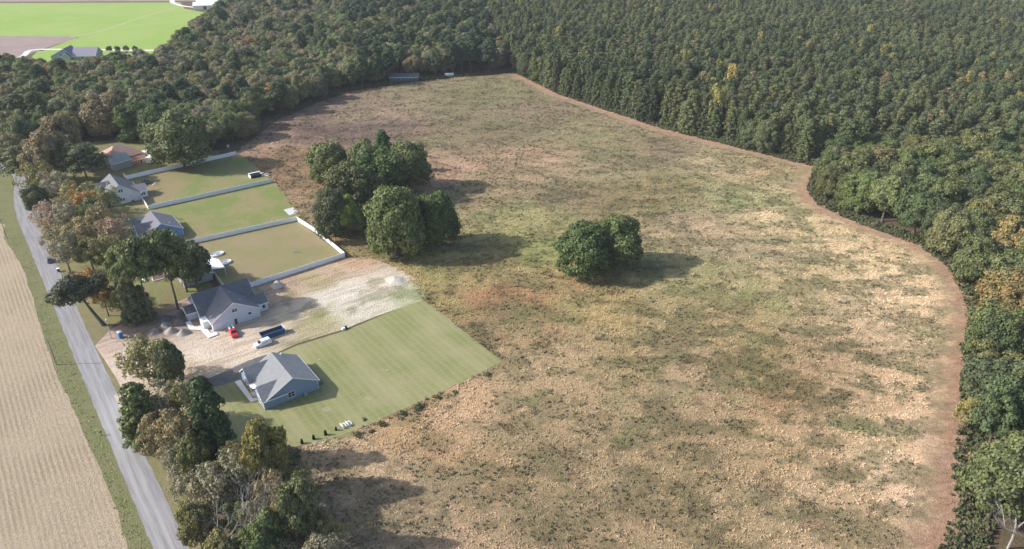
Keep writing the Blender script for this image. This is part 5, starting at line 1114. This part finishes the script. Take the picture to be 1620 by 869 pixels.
# hut with dark opening and white scraps at the end of the far lawn
o = hroot('shelter', 'white-framed open shelter with black inside at the end of the farthest lawn', 'shelter', 97.6, 320.6)
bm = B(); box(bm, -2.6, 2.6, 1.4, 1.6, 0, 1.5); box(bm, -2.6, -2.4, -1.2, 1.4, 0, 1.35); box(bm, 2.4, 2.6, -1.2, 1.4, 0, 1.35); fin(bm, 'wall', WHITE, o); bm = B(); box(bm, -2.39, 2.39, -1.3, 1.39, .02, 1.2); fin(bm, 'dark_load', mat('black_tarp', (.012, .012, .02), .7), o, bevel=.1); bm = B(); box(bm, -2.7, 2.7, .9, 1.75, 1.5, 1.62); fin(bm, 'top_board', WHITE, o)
for i, (dx, dy, rz, ln, lb) in enumerate(((3.6, 1.6, .6, 2.0, 'white curved scrap behind the shelter, farthest up'), (4.2, -.6, .05, 3.6, 'long pale board pointing from the shelter to the meadow'), (4.0, -2.2, -.9, 2.2, 'white bent scrap on the near side of the shelter'), (2.6, 2.9, 1.2, 1.8, 'white scrap heap at the upper corner of the shelter'), (5.4, -2.0, -.2, 1.6, 'short pale stick among the scraps by the shelter'))):
    x, y = W(97.6+dx, 320.6+dy); o = root('white_scrap', lb, 'scrap', (x, y, .05), LOT+rz, 'white scraps by the shelter'); bm = B()
    for k in range(5): a = k/5; box(bm, -ln/2+a*ln, -ln/2+(a+.21)*ln, -.22+.5*a*(1-a), .22+.5*a*(1-a), .02+.6*a*(1-a), .22+.8*a*(1-a))
    fin(bm, 'scrap', WHITE, o)
o = root('bucket', 'small white tub by the wood edge behind the farthest fence', 'tub', (*G(361, 233), 0)); bm = B(); cyl(bm, (0, 0, 0), (0, 0, 1.1), .5, .6, 12); fin(bm, 'tub', WHITE, o)
# white slatted stands on the lawn edge
for px, py, lb in ((544, 675, 'left of two white slatted benches at the lawn edge'), (552.5, 671.5, 'right of two white slatted benches at the lawn edge')):
    o = root('garden_bench', lb, 'bench', (*G(px, py), .05), LOT-math.pi/2+.1, 'white slatted benches at the lawn edge')
    for s in (-.5, -.1, .35): bm = B(); box(bm, -.8, .8, s-.1, s+.1, .42, .48); fin(bm, 'slat', WHITE, o)
    for sx in (-.7, .7): bm = B(); box(bm, sx-.04, sx+.04, -.55, .4, 0, .415); fin(bm, 'leg', WHITE, o)
    bm = B(); box(bm, -.8, .8, -.62, -.56, .5, .95); fin(bm, 'backrest', WHITE, o)
o = root('electric_box', 'small white and grey utility box at the upper edge of the striped lawn', 'utility box', (*G(543.5, 522), .05), LOT); bm = B(); box(bm, -.5, .5, -.4, .4, 0, .7); fin(bm, 'cabinet', WHITE, o, bevel=.05); bm = B(); box(bm, .55, 1.1, -.3, .3, 0, .9); fin(bm, 'meter', BLACK, o)

# saplings, shrubs along the lawn edge
SHR = [crown_me(broad_crown(900+i, 1.2, .05, 1.5, 22, 34, .22, -.6, .35)) for i in range(3)]; SAPM = crown_me(pine_crown(950, .35, .1, 1.3, 6, 12, .16, .4, .5)); SST = trunk_mesh(90, 1.3, .05, 3, .8, .2, 1.1, BARK)
def shrub(px, py, s, c, label, sap=False, grp='shrubs along the lawn edge'):
    o = root('sapling' if sap else 'shrub', label, 'sapling' if sap else 'shrub', (*G(px, py), .03), random.uniform(0, 6), grp); o.scale = (s, s, s) if sap else (s*.7, s*.7, s*.42)
    q = bpy.data.objects.new('foliage', SAPM if sap else random.choice(SHR)); C.objects.link(q); q.parent = o; q.color = (*jit(c, random), 1); q = bpy.data.objects.new('stem', SST); C.objects.link(q); q.parent = o
for i, (px, py) in enumerate(((478, 702), (496.5, 695.3), (515.3, 688.6), (531.8, 681.2))): shrub(px, py, (.95, .9, 1.0, .75)[i], (.02, .028, .018), ('leftmost', 'second from left', 'third from left', 'rightmost and smallest')[i]+' of the four dark saplings at the lawn edge', True, 'dark saplings at the lawn edge')
for i, (px, py, s, c) in enumerate(((772, 594, 1.1, 'olive'), (720, 622, 1.0, 'olive'), (692, 630, 1.2, 'olive'), (662, 647, 1.5, 'dark'), (637, 656, 1.1, 'green'), (604, 673, 1.4, 'olive'), (588, 684, .9, 'brown'), (565, 690, 1.3, 'olive'), (576.5, 664.5, .7, 'bright'))):
    shrub(px, py, s, COL[c], f'{("olive bush at the right corner of the striped lawn","olive bush next to the lawn corner one","olive bush third from the lawn corner","largest dark bush on the lower lawn edge","low green bush left of the largest dark one","olive bush casting a shadow midway along the lawn edge","small brown bush between two olive ones","olive bush near the white benches","bright green little bush on the lawn above the benches")[i]}')

# ------------------------------------------------------------------ weeds and grass of the meadow, real blades joined
def tufts(name, x, y, h, rad, col, z0, nb, label, seed, lean=.45, m=None, width=.22):
    r = np.random.default_rng(seed); n = len(x); a = r.uniform(0, 6.283, (n, nb)); d = r.uniform(.0, .35, (n, nb))*rad[:, None]
    bx = x[:, None]+np.cos(a)*d; by = y[:, None]+np.sin(a)*d; hh = h[:, None]*r.uniform(.6, 1.15, (n, nb)); rr = rad[:, None]*r.uniform(.5, 1.1, (n, nb))
    tx = x[:, None]+np.cos(a)*rr; ty = y[:, None]+np.sin(a)*rr; px = -np.sin(a)*rad[:, None]*width*2; py = np.cos(a)*rad[:, None]*width*2
    zz = z0[:, None]+np.zeros((n, nb))
    P0 = np.stack([bx-px*.5, by-py*.5, zz-.05], -1); P1 = np.stack([bx+px*.5, by+py*.5, zz-.05], -1)
    mx, my = bx*.5+tx*.5, by*.5+ty*.5
    P2 = np.stack([mx+px, my+py, zz+hh], -1); P3 = np.stack([mx-px, my-py, zz+hh], -1)
    P4 = np.stack([tx+px*.7, ty+py*.7, zz+hh*lean], -1); P5 = np.stack([tx-px*.7, ty-py*.7, zz+hh*lean], -1)
    V = np.stack([P0, P1, P2, P3, P4, P5], 2).reshape(-1, 3); k = np.arange(n*nb)*6
    F = np.concatenate([np.stack([k, k+1, k+2, k+3], 1), np.stack([k+3, k+2, k+4, k+5], 1)]); cc = np.repeat(col, nb*6, axis=0)
    return meta(link(name, npmesh(name, V, F, cc), m or BLADES), label, None, None, 'stuff')
r = np.random.default_rng(77)
def scat(poly, n, dens, seed):
    rr = np.random.default_rng(seed); P = np.array(poly); X = rr.uniform(P[:, 0].min(), P[:, 0].max(), n*4); Y = rr.uniform(P[:, 1].min(), P[:, 1].max(), n*4)
    k = inpoly(X, Y, poly) & (rr.random(n*4) < dens(X, Y)); return X[k][:n], Y[k][:n]
inv = lambda X, Y: np.clip((170/np.maximum(Y, 100))**1.2, 0, 1)*(pdist(X, Y, TRACK_C) > 5.5)
X, Y = scat(mead, 44000, inv, 5); c = meadow_col(X, Y); s = straw_field(X, Y); c = c*r.uniform(.8, 1.12, (len(X), 1))*(1+.10*s[:, None]); far = np.clip(Y/170, 1, 2.4)**.7
tufts('dry_grass', X, Y, (.10+.22*s*r.random(len(X)))*far**.5, .5*far*r.uniform(.7, 1.3, len(X)), c, np.full(len(X), .14), 5, 'pale dry grass tussocks growing over the meadow', 1, .3, None, .11)
X, Y = scat(mead, 34000, lambda a, b: inv(a, b)*(.04+.96*(1-straw_field(a, b)))*(.25+.75*sstep(.40, .58, fbm(a, b, 2.6, 61, 3))), 6); n = len(X); u = r.random(n)[:, None]
c = np.where(u < .45, np.array([.15, .15, .07]), np.where(u < .72, np.array([.17, .13, .095]), np.where(u < .992, np.array([.16, .165, .075]), np.array([.28, .07, .07]))))*r.uniform(.75, 1.25, (n, 1))*.5+meadow_col(X, Y)*.33; far = np.clip(Y/170, 1, 2.2)**.7
tufts('meadow_weeds', X, Y, r.uniform(.16, .48, n)*far**.4, .40*far**.8*r.uniform(.5, 1.4, n), c, np.full(n, .1), 5, 'dark green and brown weeds scattered over the meadow', 2, .5)
sp = GP((7, 355), (37, 427), (65, 519), (117, 649), (178, 791), (203, 869), (215, 920), (-60, 920), (-60, 340))
X, Y = scat(sp, 22000, lambda a, b: np.clip(150/np.maximum(b, 90), 0, 1)**1.5, 8); la, lb = L(X, Y); la = np.round(la/.76)*.76+r.normal(size=len(X))*.07; q = np.array([la*SA-lb*CA, la*CA+lb*SA]).T; n = len(X)
tufts('stubble_stalks', q[:, 0], q[:, 1], r.uniform(.03, .09, n), r.uniform(.10, .22, n), np.array([[.52, .435, .31]])*r.uniform(.75, 1.1, (n, 1)), np.full(n, .02), 3, 'cut stalks and loose straw standing in rows on the stubble field', 3)
vg = [W(4.6, b) for b in range(60, 330, 15)]+[W(-9, 300), W(-7, 200), W(-8, 120), W(-9, 60)]
X, Y = scat(vg, 9000, lambda a, b: np.clip(160/np.maximum(b, 90), 0, 1), 9); n = len(X)
k = ~inpoly(X, Y, GP((7, 355), (6, 378), (21, 397), (37, 427), (50, 464), (65, 519), (91, 595), (117, 649), (149, 720), (178, 791), (203, 869), (220, 905), (-400, 1000), (-700, 420), (-60, 340))); X, Y = X[k], Y[k]; n = len(X)
tufts('verge_weeds', X, Y, r.uniform(.05, .16, n), r.uniform(.25, .5, n), np.where(r.random((n, 1)) < .6, np.array([.20, .22, .09]), np.array([.22, .19, .11]))*r.uniform(.75, 1.2, (n, 1)), np.full(n, .01), 4, 'rough green grass of the verge beside the stubble field', 4)
# undergrowth below the residential trees and at wood edges
ug = [W(16.5, b) for b in range(110, 225, 12)]+[W(24, 226)]+GP((300, 480), (260, 540), (200, 560), (200, 640), (300, 640), (380, 700), (470, 705), (470, 740), (460, 820), (430, 960), (300, 960))
ug = [W(16.5, 60), W(16.5, 120), W(16.5, 176)]+GP((205, 650), (300, 626), (330, 700), (400, 705), (462, 708), (478, 735), (470, 790), (465, 860), (470, 960))
X, Y = scat(ug, 5200, lambda a, b: .9*sstep(.35, .6, fbm(a, b, 7, 14)), 12); n = len(X)
tufts('undergrowth', X, Y, r.uniform(.3, 1.0, n), r.uniform(.4, .9, n), np.where(r.random((n, 1)) < .5, np.array([.12, .13, .055]), np.array([.17, .13, .085]))*r.uniform(.7, 1.3, (n, 1)), np.full(n, .0), 5, 'low brush under the trees between the road and the lawn', 5)

# rough brush along the foot of the wood edges
ex, ey = [], []
for line, n_, o0, o1 in ((TRACK_C, 12000, .5, 8.5), ([G(*p) for p in EDGE_N[2:]], 2000, 0, 7)):
    ln = resample(line, 2.0); seg = [(a, b) for a, b in zip(ln, ln[1:])]
    for k in range(n_):
        (a, b) = seg[int(r.random()*len(seg))]; t = r.random(); dx, dy = b[0]-a[0], b[1]-a[1]; q = math.hypot(dx, dy) or 1; o = o0+(o1-o0)*r.random()**.8
        ex.append(a[0]+dx*t-dy/q*o); ey.append(a[1]+dy*t+dx/q*o)
ex, ey = np.array(ex), np.array(ey); n = len(ex)
tufts('edge_brush', ex, ey, r.uniform(.3, 1.5, n), r.uniform(.25, .7, n), np.where(r.random((n, 1)) < .75, np.array([.085, .10, .045]), np.array([.14, .115, .07]))*r.uniform(.7, 1.3, (n, 1)), np.full(n, .0), 6, 'brush and saplings crowding the foot of the wood edge', 6, .6)
# ------------------------------------------------------------------ haze
bm = B(); box(bm, -2300, 2300, -400, 3300, -1.0, CAMH+1.5)
hz = fin(bm, 'haze', None); meta(hz, 'thin pale air haze over the whole landscape', None, None, 'stuff')
hm = bpy.data.materials.new('haze_air'); hm.use_nodes = True; t_ = hm.node_tree; t_.nodes.clear()
o_ = t_.nodes.new('ShaderNodeOutputMaterial'); v_ = t_.nodes.new('ShaderNodeVolumePrincipled'); v_.inputs['Color'].default_value = (.86, .92, 1, 1); v_.inputs['Density'].default_value = .00008
t_.links.new(v_.outputs[0], o_.inputs['Volume']); hz.data.materials.append(hm)
